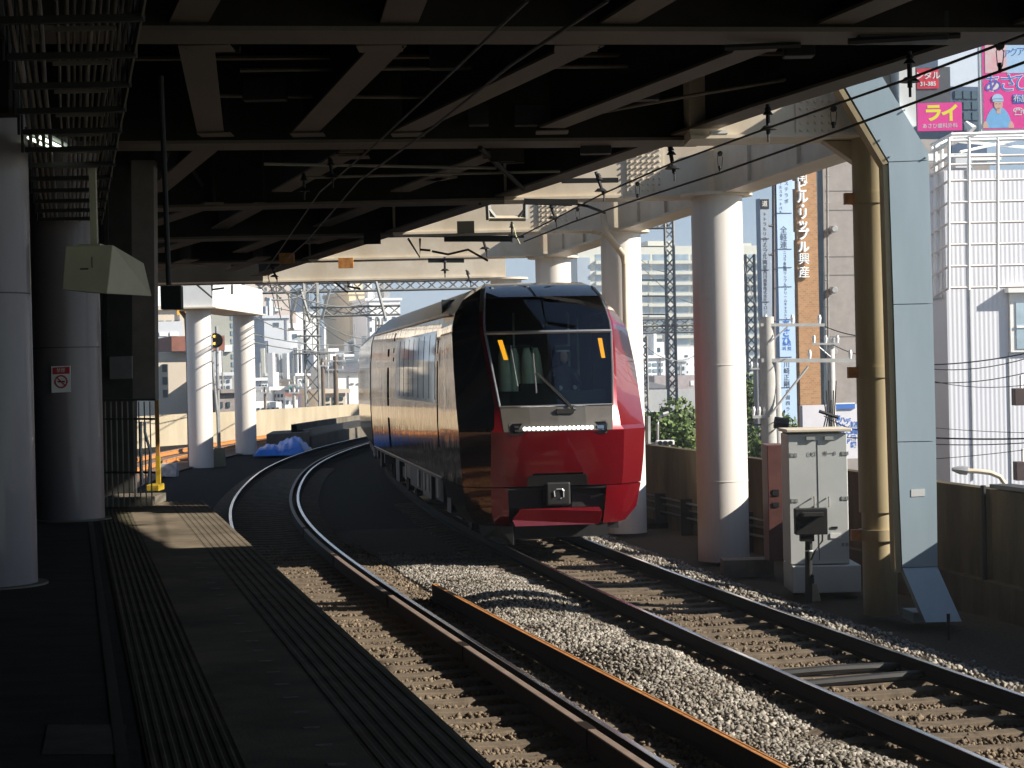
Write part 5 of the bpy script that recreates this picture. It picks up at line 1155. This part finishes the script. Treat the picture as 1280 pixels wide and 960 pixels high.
# traffic light + street lamp in the gap
TLg = empty('traffic_light', aty(832, 553, 58), 'white horizontal traffic light with three dark lenses above the parapet', 'traffic light')
a = aty(820, 557, 58); b = aty(843, 550, 58); MB().box(a.x, b.x, 58, 58.15, a.z, b.z).build('signal_box', WHITE, TLg, bevel=.03)
for x in (825, 831.5, 838): c = aty(x, 553.5, 57.99); MB().tube([c, c + Vector((0, -.08, 0))], .06, 12).build('lens', BLACK, TLg)
MB().tube([aty(809, 555, 58.1), aty(820, 554, 58.1)], .03, 6).build('arm', GALV, TLg); MB().tube([aty(810, 600, 58.1), aty(810, 520, 58.1)], .07, 8).build('mast', GALV, TLg)
SLp = empty('street_lamp', at(822, 560, 0), 'small grey street lamp with a curved neck before the trees', 'street lamp')
MB().tube([aty(822, 560, 59), aty(822, 530, 59), aty(824, 522, 59), aty(830, 518, 59)], .04, 8).build('lamp_pole', GALV, SLp); MB().tube([aty(829, 518, 59), aty(836, 516, 59)], .06, 6).build('lamp_head', WHITE, SLp)
# ---- right: sign towers and brick tower
blue = mat('sign_blue_pale', (.42, .56, .74), .5, var=.04, vscale=1.); ink = mat('sign_ink', (.05, .06, .10), .6, var=0); inkb = mat('sign_ink_blue', (.05, .16, .50), .5, var=0)
def vtext(F, s, x, y0, dy, size, m, par, off=.006, bold=.0, ext=.002, dxp=0.):
    for k, ch in enumerate(s):
        if ch == ' ': continue
        P = F.px(x + dxp * k, y0 + dy * k, off); textmesh(ch, size, P, F.u, (0, 0, 1), m, 'lettering', par, bold=bold, ext=ext)
Yt = 74.5
def slab_sign(label, x0, x1, ytop, ybot, Y, m, th=.4):
    a = aty(x0, ytop, Y); b = aty(x1, ytop, Y + .3 * (x1 - x0) * Y / FPX); b.z = a.z; F = Facade(a, b); E_ = empty('vertical_sign', a, label, 'sign')
    z1 = a.z; z0 = aty(x0, ybot, Y).z; MB().obox(F.pt(0, z0), F.u * F.W, F.n * -th, (0, 0, z1 - z0)).build('sign_board', m, E_)
    return E_, F
gsign = mat('sign_grey', (.30, .36, .44), .6, var=.05)
S1, F1 = slab_sign('narrow grey vertical sign with dark columns of writing, nearest the round column', 950, 961.5, 248, 400, Yt, gsign)
F1.pxpanel(951, 961, 249, 261, .0, .02).build('black_header', BLACK, S1)
vtext(F1, '道', 956, 255, 0, .22, WHITE, S1, .024)
vtext(F1, 'トトラルリフォーム', 956, 268, 6.2, .16, ink, S1); vtext(F1, 'リップル興業', 956.3, 302, 6.6, .20, ink, S1); vtext(F1, '西川商事株式会社', 956.6, 341, 4.9, .15, ink, S1); vtext(F1, 'マロント', 957, 380, 5, .15, ink, S1)
for y in (298, 337, 377): F1.pxpanel(950.3, 961.2, y, y + .8, .005, .015).build('divider', ink, S1)
S2, F2 = slab_sign('pale blue vertical sign covered in shop names, left of the brick tower', 970, 990, 212, 600, Yt - 1, blue)
vtext(F2, 'エステラボ', 983, 222, 7.5, .17, ink, S2); vtext(F2, 'ネイルスタートバル', 976, 224, 5.2, .13, ink, S2)
vtext(F2, '全軽連', 979.5, 288, 9.4, .28, ink, S2); vtext(F2, 'ニコラ食堂', 981, 316, 4.6, .13, ink, S2); vtext(F2, '南リップル', 981.5, 337, 4.8, .14, ink, S2); vtext(F2, 'ドリームキャストコロ', 982, 362, 4.6, .13, ink, S2)
vtext(F2, 'あさひ', 983, 406, 10.5, .33, inkb, S2, bold=.012); vtext(F2, '歯科', 980.5, 430, 6, .15, inkb, S2); vtext(F2, '医院', 987, 430, 6, .15, inkb, S2)
vtext(F2, '川崎正剛', 983.5, 456, 8.2, .24, ink, S2); vtext(F2, '中国四ライフ', 985, 490, 7.2, .17, ink, S2); vtext(F2, '南大阪', 985.5, 538, 9, .2, ink, S2)
for y in (266, 311, 334, 358, 399, 446, 484): F2.pxpanel(970.5, 989.5, y, y + .8, .005, .015).build('divider', ink, S2)
for k, y in enumerate((226, 290, 352, 420, 487, 555)): F2.pxpanel(988, 994, y, y + 10, -.2, .15).build('side_bracket', blue, S2)
MB().tube([F2.px(967, 214, -.1), F2.px(968, 600, -.1)], .07, 6).build('support_pole', mat('pole_dark', (.12, .10, .10), .6), S2)
m = MB(); 
for y in (282, 318, 402): m.tube([F2.px(961, y, -.1), F2.px(969, y, -.1)], .05, 4)
m.build('tie_bars', GALV, S2)
brick = bpy.data.materials.new('brick'); brick.use_nodes = True; t = brick.node_tree; bt = t.nodes.new('ShaderNodeTexBrick'); tcn = t.nodes.new('ShaderNodeNewGeometry'); mp = t.nodes.new('ShaderNodeMapping'); mp.inputs['Rotation'].default_value = (math.pi / 2, 0, 0)
t.links.new(tcn.outputs['Position'], mp.inputs[0]); t.links.new(mp.outputs[0], bt.inputs[0]); bt.inputs['Scale'].default_value = 3.2; bt.inputs['Color1'].default_value = (.40, .20, .08, 1); bt.inputs['Color2'].default_value = (.30, .135, .05, 1); bt.inputs['Mortar'].default_value = (.30, .22, .14, 1); bt.inputs['Mortar Size'].default_value = .03
t.links.new(bt.outputs[0], t.nodes['Principled BSDF'].inputs[0]); t.nodes['Principled BSDF'].inputs['Roughness'].default_value = .8
a = aty(993, 150, Yt); b = aty(1019, 150, Yt + .24); b.z = a.z; FB = Facade(a, b)
BT = empty('brick_tower', (a.x, a.y, GZ), 'narrow orange brick tower with large white vertical lettering', 'building')
MB().obox(FB.pt(0, GZ), FB.u * FB.W, FB.n * -.8, (0, 0, a.z - GZ)).build('wall', brick, BT)
for ch, y, x in (('西', 208, 1001.5), ('南', 221, 1002), ('ビ', 234.5, 1002.4), ('ル', 248, 1002.8), ('・', 258.5, 1003), ('リ', 268, 1003.4), ('ッ', 281, 1003.4), ('プ', 294, 1003.8), ('ル', 309.5, 1004.3), ('興', 324.5, 1004.7), ('産', 341, 1005.2)):
    textmesh(ch, .44, FB.px(x, y, .10), FB.u, (0, 0, 1), WHITE, 'lettering', BT, bold=.0 if ch in '西南興産' else .012, ext=.05)
gr = mat('wall_taupe_tile', (.33, .30, .28), .7, var=.1, vscale=3, c2=(.27, .245, .23))
a = aty(1020, 174, 76); b = aty(1184, 174, 77); b.z = a.z; FG = Facade(a, b)
GB = empty('building', (a.x, a.y, GZ), 'large windowless brown grey building behind the blue column', 'building')
MB().obox(FG.pt(0, GZ), FG.u * FG.W, FG.n * -2.5, (0, 0, a.z - GZ)).build('wall', gr, GB)
FG.pxpanel(1022, 1031, 175, 560, .01, .03).build('recess_glazing', mat('recess_dark', (.07, .10, .13), .3), GB)
for y in (178, 238, 262, 320, 343, 420): FG.pxpanel(1032, 1090, y, y + .9, .005, .01).build('panel_joint', mat('joint_dark', (.20, .18, .17), .8), GB)
MB().tube([FG.px(1033.8, 175, .15), FG.px(1036, 560, .15)], .045, 8).build('drainpipe', LATT, GB)
for y in (220, 254, 288, 320, 350, 383, 412): MB().tube([FG.px(1031.5, y, .15), FG.px(1036.5, y, .15)], .03, 5).build('pipe_clip', GALV, GB)
for y in (288, 364, 441):
    E2 = empty('wall_vent', FG.px(1040, y, .2), 'grey round wall vent on the brown grey building, %s of three' % {288: 'highest', 364: 'middle', 441: 'lowest'}[y], 'vent')
    c = FG.px(1039, y - 1, .0); MB().tube([c + FG.n * .02, c + FG.n * .35, c + FG.n * .40], [.13, .13, .10], 12).build('vent_hood', GALV, E2, smooth=True)
# clinic sign wall
CW = empty('sign_wall', aty(1003, 560, 66), 'low white wall sign with blue handwriting behind the cabinet', 'sign')
a = aty(1003, 507, 66); b = aty(1082, 507, 66.4); b.z = a.z; FC = Facade(a, b); zb = aty(1003, 575, 66).z
MB().obox(FC.pt(0, zb), FC.u * FC.W, FC.n * -.3, (0, 0, a.z - zb)).build('sign_board', mat('sign_white_lilac', (.66, .64, .68), .6, var=.03), CW)
FC.pxpanel(1037, 1068, 505, 511, .0, .06).build('blue_band', inkb, CW); FC.pxpanel(1037, 1068, 503.5, 505, .0, .06).build('white_band', WHITE, CW)
for x0 in (1047, 1053.5, 1060, 1067, 1073):
    vtext(FC, {1047: '高齢者', 1053.5: 'ハウス', 1060: 'デイケア', 1067: '訪問看護', 1073: '受付'}[x0], x0, 523 + (x0 % 3) * 4, 8.5, .2, inkb, CW, bold=.006)
# --- white corrugated building
wcor = bpy.data.materials.new('corrugated_white'); wcor.use_nodes = True; t = wcor.node_tree; b_n = t.nodes['Principled BSDF']; b_n.inputs[0].default_value = (.66, .67, .72, 1); b_n.inputs['Roughness'].default_value = .45
wv = t.nodes.new('ShaderNodeTexWave'); wv.inputs['Scale'].default_value = 3.2; wv.bands_direction = 'X'; gn = t.nodes.new('ShaderNodeNewGeometry'); bp_ = t.nodes.new('ShaderNodeBump'); bp_.inputs['Distance'].default_value = .004
t.links.new(gn.outputs['Position'], wv.inputs[0]); t.links.new(wv.outputs['Fac'], bp_.inputs['Height']); t.links.new(bp_.outputs[0], b_n.inputs['Normal'])
Yw = 44.
a = aty(1180, 213, Yw); b = aty(1420, 213, Yw + .6); b.z = a.z; FW = Facade(a, b)
WB = empty('building', (a.x, a.y, GZ), 'white corrugated clad building with a pipe rail cage at the right edge', 'building')
MB().obox(FW.pt(0, GZ), FW.u * FW.W, FW.n * -1.2, (0, 0, a.z - GZ)).build('wall', wcor, WB)
MB().prism([FW.pt(0, GZ, 0), FW.pt(0, GZ, -3), FW.pt(-.35, GZ, -3)], (0, 0, a.z - GZ)).build('side_wall', wcor, WB)
fpn = FW.pxpanel(1261, 1300, 366, 440, .01, .08); fpn.build('window_frame', WHITE, WB); FW.pxpanel(1268, 1296, 378, 436, .09, .02).build('window_glass', mat('win_sky', (.35, .45, .52), .1, coat=.5), WB)
FW.pxpanel(1268, 1296, 407, 410, .1, .03).build('window_bar', WHITE, WB); FW.pxpanel(1255, 1300, 360, 366, .0, .25).build('window_head', WHITE, WB)
FW.pxpanel(1212, 1213, 210, 600, .005, .02).build('panel_joint', GALV, WB); FW.pxpanel(1262, 1263, 440, 620, .005, .02).build('panel_joint', GALV, WB)
m = MB(); dO = 1.1
cg = MB()
for y in (198, 208, 228, 255, 281, 308, 335, 362):
    p_a = FW.px(1186, y - 2, dO); p_b = FW.px(1330, y - 5, dO); p_c = FW.px(1164, y + 12, -.6)
    cg.tube([p_c, p_a], .028, 5); cg.tube([p_a, p_b], .028, 5)
cg.build('cage_rails', mat('cage_white', (.72, .66, .62), .5, var=.08), WB)
cg = MB()
for x in (1186, 1211, 1247, 1283): cg.tube([FW.px(x, 172, dO), FW.px(x, 362, dO)], .035, 5)
for x in (1169, 1177): cg.tube([FW.px(x, 180, -.2), FW.px(x, 372, -.2)], .045, 5)
cg.build('cage_posts', WHITE, WB)
# roof deck and frame above
RD = empty('roof_frame', FW.px(1230, 190, 0), 'white pipe roof frame with plant room on top of the corrugated building', 'roof structure')
rf = MB(); 
for y, o in ((168, dO), (176, dO), (172, -1.5)): rf.tube([FW.px(1164, y + 14, -1), FW.px(1190, y, o), FW.px(1340, y - 4, o)], .04, 5)
rf.tube([FW.px(1166, 190, 0), FW.px(1225, 166, 1)], .03, 5); rf.tube([FW.px(1186, 176, .5), FW.px(1280, 184, -1)], .03, 5); rf.tube([FW.px(1200, 190, .5), FW.px(1300, 168, -1)], .03, 5)
rf.build('frame_pipes', WHITE, RD)
FW.pxpanel(1168, 1300, 178, 187, -2.5, .3).build('eave_beam', WHITE, RD)
FW.pxpanel(1168, 1300, 186, 214, -3.2, .3).build('back_wall', gr, RD); FW.pxpanel(1192, 1206, 190, 208, -2.85, .05).build('dark_opening', WGL, RD)
FW.pxpanel(1236, 1257, 180, 198, -2.5, .5).build('plant_box', wg, RD)
for x in (1190, 1224, 1265): FW.pxpanel(x, x + 3, 184, 212, -2.5, .1).build('frame_post', WHITE, RD)
# small white house bits between column and corrugated wall
E_, F, z = building('narrow white house with an air conditioner seen beside the blue column', 1160, 1182, 513, 52, 52, 4, wl, 'house', name='house')
F.pxpanel(1170, 1178, 516, 544, .02, .25).build('air_conditioner', WGL2, E_); F.pxpanel(1164, 1182, 547, 549, .02, .5).build('ledge', WHITE, E_)
F.pxpanel(1168, 1180, 578, 582, .02, .7).build('canopy', rgrey, E_)
# billboards
Yv = 92.
pink = mat('sign_pink', (.85, .05, .33), .5, var=.03); pink2 = mat('sign_pink_light', (.80, .42, .45), .5, var=.25, vscale=1.5, c2=(.75, .62, .60)); yel = mat('sign_yellow', (.85, .80, .05), .5, var=0); sb_ = mat('sign_royal', (.05, .16, .62), .5, var=0); sky_b = mat('sign_sky', (.45, .65, .88), .5, var=.05)
BB = empty('billboard', aty(1226, 166, Yv), 'large pink billboard with blue lettering and a picture of a man in scrubs', 'billboard')
a = aty(1225, 46, Yv); b = aty(1330, 46, Yv); b.z = a.z; F = Facade(a, b)
F.pxpanel(1225, 1330, 40, 166, -.4, .4).build('board_frame', WHITE, BB); F.pxpanel(1228.5, 1328, 44, 161, .0, .02).build('pink_panel', pink, BB)
F.pxpanel(1231, 1258, 50, 91, .02, .01).build('photo_panel', pink2, BB); F.pxpanel(1258, 1328, 50, 91, .02, .01).build('sky_panel', sky_b, BB)
for ch, x, y in (('ア', 1258, 68), ('ク', 1267, 66), ('ア', 1276, 65), ('ト', 1285, 64)): textmesh(ch, .42, F.px(x, y, .034), F.u, (0, 0, 1), inkb, 'lettering', BB, ext=.002)
for ch, x, y in (('あ', 1241, 106), ('さ', 1260, 105), ('ひ', 1279, 104)):
    textmesh(ch, .86, F.px(x, y, .024), F.u, (0, 0, 1), WHITE, 'lettering_outline', BB, bold=.022, ext=.002); textmesh(ch, .86, F.px(x, y, .030), F.u, (0, 0, 1), sb_, 'lettering', BB, bold=-.004, ext=.002)
F.pxpanel(1266, 1300, 118, 129, .02, .015).build('blue_panel', sb_, BB)
for ch, x in (('布', 1271.5), ('施', 1281)): textmesh(ch, .36, F.px(x, 123.5, .05), F.u, (0, 0, 1), WHITE, 'lettering', BB, ext=.004)
textmesh('☎0', .34, F.px(1275, 140, .024), F.u, (0, 0, 1), WHITE, 'lettering', BB, bold=.01, ext=.002)
def disc(F, x, y, rw, rh, off, m, name, par, a0=0, a1=360, n=24):
    c = F.px(x, y, off); pts = [c + F.u * (rw * math.cos(R(t))) + Vector((0, 0, rh * math.sin(R(t)))) for t in np.linspace(a0, a1, n)]
    MB().prism(pts[:-1] if a1 - a0 >= 360 else pts, F.n * .006).build(name, m, par)
scr = mat('print_scrubs', (.20, .48, .80), .6, var=.08, vscale=4); skn = mat('print_skin', (.72, .45, .36), .6, var=.05)
disc(F, 1248, 160, .58, .95, .02, scr, 'printed_body', BB, 0, 180); disc(F, 1232, 160, .12, .3, .021, skn, 'printed_arm', BB, 0, 180); disc(F, 1264, 160, .12, .3, .021, skn, 'printed_arm', BB, 0, 180)
F.pxpanel(1245.5, 1250.5, 134, 142, .026, .004).build('printed_neck', skn, BB); disc(F, 1248, 130, .19, .27, .032, skn, 'printed_face', BB); disc(F, 1247, 124, .25, .24, .040, sky_b, 'printed_cap', BB, 0, 180)
F.pxpanel(1240.5, 1254, 123.5, 127, .040, .006).build('printed_cap_band', sky_b, BB)
for x in (1245.6, 1250): disc(F, x, 129.5, .022, .014, .042, ink, 'printed_eye', BB)
F.pxpanel(1246.5, 1249.5, 135, 135.6, .042, .004).build('printed_mouth', mat('print_mouth', (.4, .1, .1), .6), BB)
PS = empty('pink_sign', aty(1150, 165, 84), 'smaller pink sign with two big yellow characters', 'sign')
a = aty(1150, 130, 84); b = aty(1202, 128.5, 84); F = Facade(a, Vector((b.x, b.y, a.z)))
F.pxpanel(1146, 1201.5, 129, 164, .0, .15).build('sign_board', pink, PS)
for ch, x in (('ド', 1146), ('ラ', 1166.5), ('イ', 1187.5)):
    if x > 1150: textmesh(ch, .74, F.px(x, 142.5, .154), F.u, (0, 0, 1), yel, 'lettering', PS, bold=.03, ext=.002)
textmesh('あさひ歯科外科', .205, F.px(1175, 157.5, .154), F.u, (0, 0, 1), WHITE, 'lettering', PS, bold=.0, ext=.002)
dk = mat('tower_dark_panel', (.10, .11, .12), .6, var=.1)
RS = empty('red_sign', aty(1150, 118, 86), 'dark grey panel with a red strip of white characters and digits above the pink sign', 'sign')
a = aty(1146, 84, 86); b = aty(1188, 83, 86); F = Facade(a, Vector((b.x, b.y, a.z)))
F.pxpanel(1140, 1188, 84, 130, -.5, .5).build('panel', dk, RS); F.pxpanel(1146, 1173, 86, 111, .0, .03).build('red_strip', mat('sign_scarlet', (.70, .03, .06), .5), RS)
textmesh('ンタル', .34, F.px(1160, 95, .04), F.u, (0, 0, 1), WHITE, 'lettering', RS, bold=.008); textmesh('31-385', .235, F.px(1160, 105, .04), F.u, (0, 0, 1), WHITE, 'lettering', RS, bold=.006)
building('pale blue grey building behind the signs at the upper right', 1172, 1226, 58, 110, 108, 10, mat('wall_sky_grey', (.42, .48, .56), .7, var=.04))
building('dark blue glazed block between the two pink signs', 1188, 1232, 108, 98, 98, 6, mat('wall_navy', (.05, .08, .14), .35), wins=[(1192, 1224, 112, 165, 3, 4, .8, .75, WGL)])
FLd = empty('floodlight', aty(1209, 158, 60), 'small white floodlight on a bracket above the pipe frame', 'floodlight'); c = aty(1209, 158, 60); MB().tube([c + Vector((-.05, 0, .12)), c + Vector((.12, -.1, -.12))], [.06, .16], 12).build('lamp_head', WHITE, FLd); MB().tube([c + Vector((.1, 0, -.1)), c + Vector((.2, 0, -.35))], .02, 6).build('arm', LATT, FLd)
# street lamp arch, boxes, lines before the white building
SA = empty('street_lamp', aty(1258, 612, 38), 'street lamp with a long curved arm rising behind the right parapet', 'street lamp')
MB().tube([aty(1258, 640, 38), aty(1257, 606, 38), aty(1250, 596, 38), aty(1238, 591, 38), aty(1222, 589, 38), aty(1206, 588.5, 38)], .045, 8).build('lamp_arm', CREAM, SA, smooth=True)
MB().tube([aty(1209, 588.5, 38), aty(1200, 587.5, 38), aty(1190, 586.5, 38)], [.08, .08, .03], 8).build('lamp_head', GALV, SA, smooth=True)
for (x, y0, y1, lab) in ((1269, 485, 507, 'upper'), (1271, 577, 601, 'lower')):
    X_ = empty('line_box', aty(x, y1, 40), '%s dark box hanging on the lines at the right edge' % lab, 'box'); a = aty(x, y1, 40); b = aty(x + 20, y0, 40)
    MB().box(a.x, b.x, 40, 40.3, a.z, b.z).build('box_body', mat('box_brown', (.10, .07, .065), .6), X_, bevel=.01); MB().tube([((a.x + b.x) / 2, 40.15, b.z), ((a.x + b.x) / 2, 40.15, b.z + .25)], .03, 6).build('hook', WHITE, X_)
for i, (a, b, s_g, r) in enumerate((((1160, 456, 41), (1290, 440, 38), .05, .012), ((1160, 461, 41), (1290, 446, 38), .1, .009), ((1160, 478, 41), (1290, 464, 38), .08, .009), ((1160, 475, 41), (1290, 480, 38), .1, .007), ((1160, 547, 41), (1290, 548, 38), .02, .016), ((1160, 555, 41), (1290, 553, 38), .03, .010), ((1160, 574, 41), (1290, 561, 38), .02, .007), ((1160, 534, 41), (1290, 541, 38), .02, .006))):
    tag(MB().tube(sag(aty(*a), aty(*b), s_g), r, 5, cap=False).build('cable', BLACK), 'dark cable strung across the white corrugated building', 'cable', 'cables before the corrugated building')
for i, (a, b, s_g) in enumerate((((1040, 430, 55), (1100, 445, 50), .1), ((1031, 408, 48), (1110, 420, 45), .1), ((985, 530, 47.5), (1100, 545, 45), .15), ((1030, 520, 54), (1095, 540, 48), .1), ((880, 508, 55), (985, 529, 47.5), .2), ((1073, 456, 48), (1120, 470, 46), .1), ((875, 520, 70), (968, 528, 47.5), .2))):
    tag(MB().tube(sag(aty(*a), aty(*b), s_g), .012, 5, cap=False).build('cable', BLACK), 'thin dark cable between the utility poles near the sign towers', 'cable', 'cables between the utility poles')
for o in list(bpy.data.objects):
    if o.type == 'MESH' and o.parent is None and 'kind' not in o and 'label' not in o: print('UNTAGGED', o.name)
# ================================================================ overhead wires
def wire(pts, r=.011): return MB().tube(pts, r, 6)
def insulator(x, y, Y, label='black ribbed insulator hanging under the dark steelwork above the contact wire', s=1., lean=.0, h=.42):
    c = aty(x, y, Y); I = empty('insulator', c, label, 'insulator', 'insulators hanging from the deck')
    m = MB(); m.tube([c + Vector((0, 0, h * .5 * s)), c + Vector((lean * .4, 0, h * .1 * s)), c + Vector((lean, 0, -h * .45 * s))], .028 * s, 8); m.build('rod', BLACK, I)
    for k, dz in enumerate((.16, .10, -.10)):
        q = c + Vector((lean * (.5 - dz), 0, dz * s * (h / .42))); rr = (.05, .07, .115)[k] * s
        MB().tube([q + Vector((0, 0, .02)), q + Vector((0, 0, -.025))], [rr * .5, rr], 14).build('disc', BLACK, I, smooth=True)
    MB().tube([c + Vector((lean, 0, -h * .45 * s)), c + Vector((lean, 0, -h * .7 * s))], .014, 6).build('clamp', BLACK, I)
    return I
# contact and messenger of the right track: through pixels on the track's vertical plane
def wpt(x, y, lateral=0.):
    # point where the pixel ray crosses the vertical surface over the right track centre line
    d = ray(x, y); lo, hi = 5.0, 120.0
    f = lambda Y: (d.x / d.y * Y) - (CRf(Y) + lateral)
    a = lo; 
    Yv = np.arange(6, 110, .1); s = [f(v) for v in Yv]
    for i in range(len(s) - 1):
        if s[i] <= 0 < s[i + 1]: return CAM + d * (Yv[i] / d.y)
    return CAM + d * (40 / d.y)
cpts = [wpt(1340, 57), wpt(1280, 78), wpt(1160, 122), wpt(1050, 163), wpt(900, 216), wpt(780, 255), wpt(715, 278), wpt(655, 302)]
mpts = [wpt(1340, 20), wpt(1280, 44), wpt(1140, 97), wpt(960, 160), wpt(840, 204), wpt(752, 243), wpt(700, 270), wpt(645, 298)]
tag(wire(cpts, .012).build('contact_wire', BLACK), 'lower straight black contact wire above the right track', 'wire')
tag(wire(mpts, .012).build('messenger_wire', BLACK), 'upper black messenger wire above the right track', 'wire')
for k, (x, y0, y1) in enumerate(((1250, 58, 88), (1042, 136, 160), (900, 192, 214), (797, 230, 248), (722, 262, 276))):
    a = wpt(x, y0); b = wpt(x, y1); r = MB().tube([a, a + (b - a) * .2 + Vector((-.03, 0, 0)), a + (b - a) * .8 + Vector((-.02, 0, 0)), b], .004, 5); r.tube([a, a + (b - a) * .2 + Vector((.03, 0, 0)), a + (b - a) * .8 + Vector((.02, 0, 0)), b], .004, 5)
    r.tube([a + Vector((0, -.03, 0)), a + Vector((0, .03, 0))], .03, 8); r.tube([b, b + Vector((0, 0, .06))], .016, 6)
    tag(r.build('dropper', BLACK), 'thin wire loop hung between messenger and contact wire', 'dropper', 'droppers of the contact line')
for (x, y, Y, s, ln) in ((1137, 88, 19.5, .85, 0), (960, 150, 23.5, .85, 0), (837, 200, 27.5, .95, .06), (745, 230, 32, .9, .12), (687, 265, 37, .95, .12), (602, 304, 42, .95, .1), (556, 332, 46, .9, 0), (640, 288, 40, .8, 0), (412, 212, 27, .8, .04), (380, 230, 27, .7, 0), (338, 340, 48, .9, .15), (583, 346, 50, .8, .1)):
    insulator(x, y, Y, s=s, lean=ln)
# left track wires
tag(wire([aty(760, 0, 10.5), aty(640, 80, 14), aty(540, 160, 20), aty(450, 225, 28), aty(385, 300, 38), aty(335, 345, 50), aty(345, 385, 75), aty(420, 400, 110)], .012).build('contact_wire', BLACK), 'long dark contact wire running diagonally under the deck above the left track', 'wire')
tag(wire([aty(660, 0, 10.5), aty(560, 95, 16), aty(470, 180, 22), aty(400, 240, 30), aty(345, 320, 42), aty(330, 340, 52)], .011).build('messenger_wire', BLACK), 'fainter dark wire running beside the left contact wire under the deck', 'wire')
# steady arm brackets
def bracket(pts, label, r=.025, extra=None):
    m = MB()
    for p in pts: m.tube([aty(*q) for q in p], r, 6)
    return tag(m.build('wire_bracket', BLACK), label, 'bracket')
bracket([[(655, 254, 35), (715, 256, 35)], [(600, 256, 35), (600, 240, 35)], [(590, 222, 35), (628, 252, 35), (628, 232, 35)], [(705, 252, 35), (735, 258, 35), (756, 266, 35.5)]], 'black bracket arm under the nearest crossbeam reaching to the wire')
bracket([[(505, 295, 41), (655, 296, 41)], [(510, 298, 41), (525, 322, 41), (525, 298, 41)], [(525, 312, 41), (538, 313, 41)], [(540, 314, 41), (560, 318, 41), (585, 312, 41), (610, 326, 41)], [(535, 324, 42), (580, 324, 42)]], 'black bracket with two arms under the second crossbeam')
bracket([[(415, 350, 54), (435, 366, 54), (435, 350, 54)], [(435, 358, 54), (450, 361, 54)]], 'small black bracket under the farthest crossbeam', .03)
bracket([[(245, 355, 56), (265, 372, 56), (265, 356, 56)], [(265, 362, 56), (280, 360, 56)], [(290, 356, 56), (290, 368, 56)]], 'small black bracket over the far pair of columns', .03)
g = MB(); a = aty(702, 223, 33.2); b = aty(773, 222, 33.2); g.obox(a, b - a, (0, .12, 0), (0, 0, -.07)); tag(g.build('support_bar', BLACK), 'short black bar with bolt holes sticking out from the deck edge', 'bar')
g = MB(); a = aty(655, 248, 34.3); b = aty(722, 249, 34.3); g.obox(a, b - a, (0, .12, 0), (0, 0, -.09)); tag(g.build('support_bar', BLACK), 'black slotted bar under the nearest crossbeam beside the insulator', 'bar')
g = MB(); a = aty(555, 296, 40.4); b = aty(640, 296, 40.4); g.obox(a, b - a, (0, .12, 0), (0, 0, -.09)); g.obox(aty(535, 323, 46), aty(580, 323, 46) - aty(535, 323, 46), (0, .1, 0), (0, 0, -.09)); tag(g.build('support_bar', BLACK), 'longest black slotted bar under the second crossbeam', 'bar')
# hanging frame
FR = empty('wire_cradle', aty(634, 258, 37), 'grey steel cradle hanging below the second crossbeam left of the wires', 'frame')
for pts in (((610, 252), (611, 275)), ((657, 250), (657, 274)), ((611, 273), (657, 273))):
    a, b = [aty(*p, 37) for p in pts]; m = MB(); m.tube([a, b], .05, 4); m.build('frame_bar', LATT if pts[0][1] < 260 else CREAM, FR)
for pts in (((611, 262), (620, 273)), ((657, 262), (648, 273))): MB().tube([aty(*p, 37) for p in pts], .04, 4).build('gusset', LATT, FR)
MB().tube([aty(641, 280, 37), aty(645, 295, 37), aty(650, 305, 37)], .012, 6).build('loose_wire', mat('wire_pale', (.5, .5, .3), .6), FR)
# deck edge small white fitting
fbox(888, 910, 163, 167, 25.6, .2, 'fitting', WHITE, None) and None
o = bpy.data.objects.get('fitting'); tag(o, 'small white bracket plate on the lower edge of the nearest crossbeam', 'bracket')

hz = bpy.data.materials.new('haze'); hz.use_nodes = True; t = hz.node_tree; t.nodes.remove(t.nodes['Principled BSDF']); pv = t.nodes.new('ShaderNodeVolumePrincipled')
pv.inputs['Color'].default_value = (.80, .88, 1, 1); pv.inputs['Density'].default_value = .0007; pv.inputs['Anisotropy'].default_value = .2
t.links.new(pv.outputs[0], t.nodes['Material Output'].inputs['Volume'])
hb_ = MB().box(-1000, 1000, -90, 1850, -10, 70).build('haze', hz, local=True); hb_['kind'] = 'stuff'; hb_['label'] = 'thin pale winter haze over the far city'
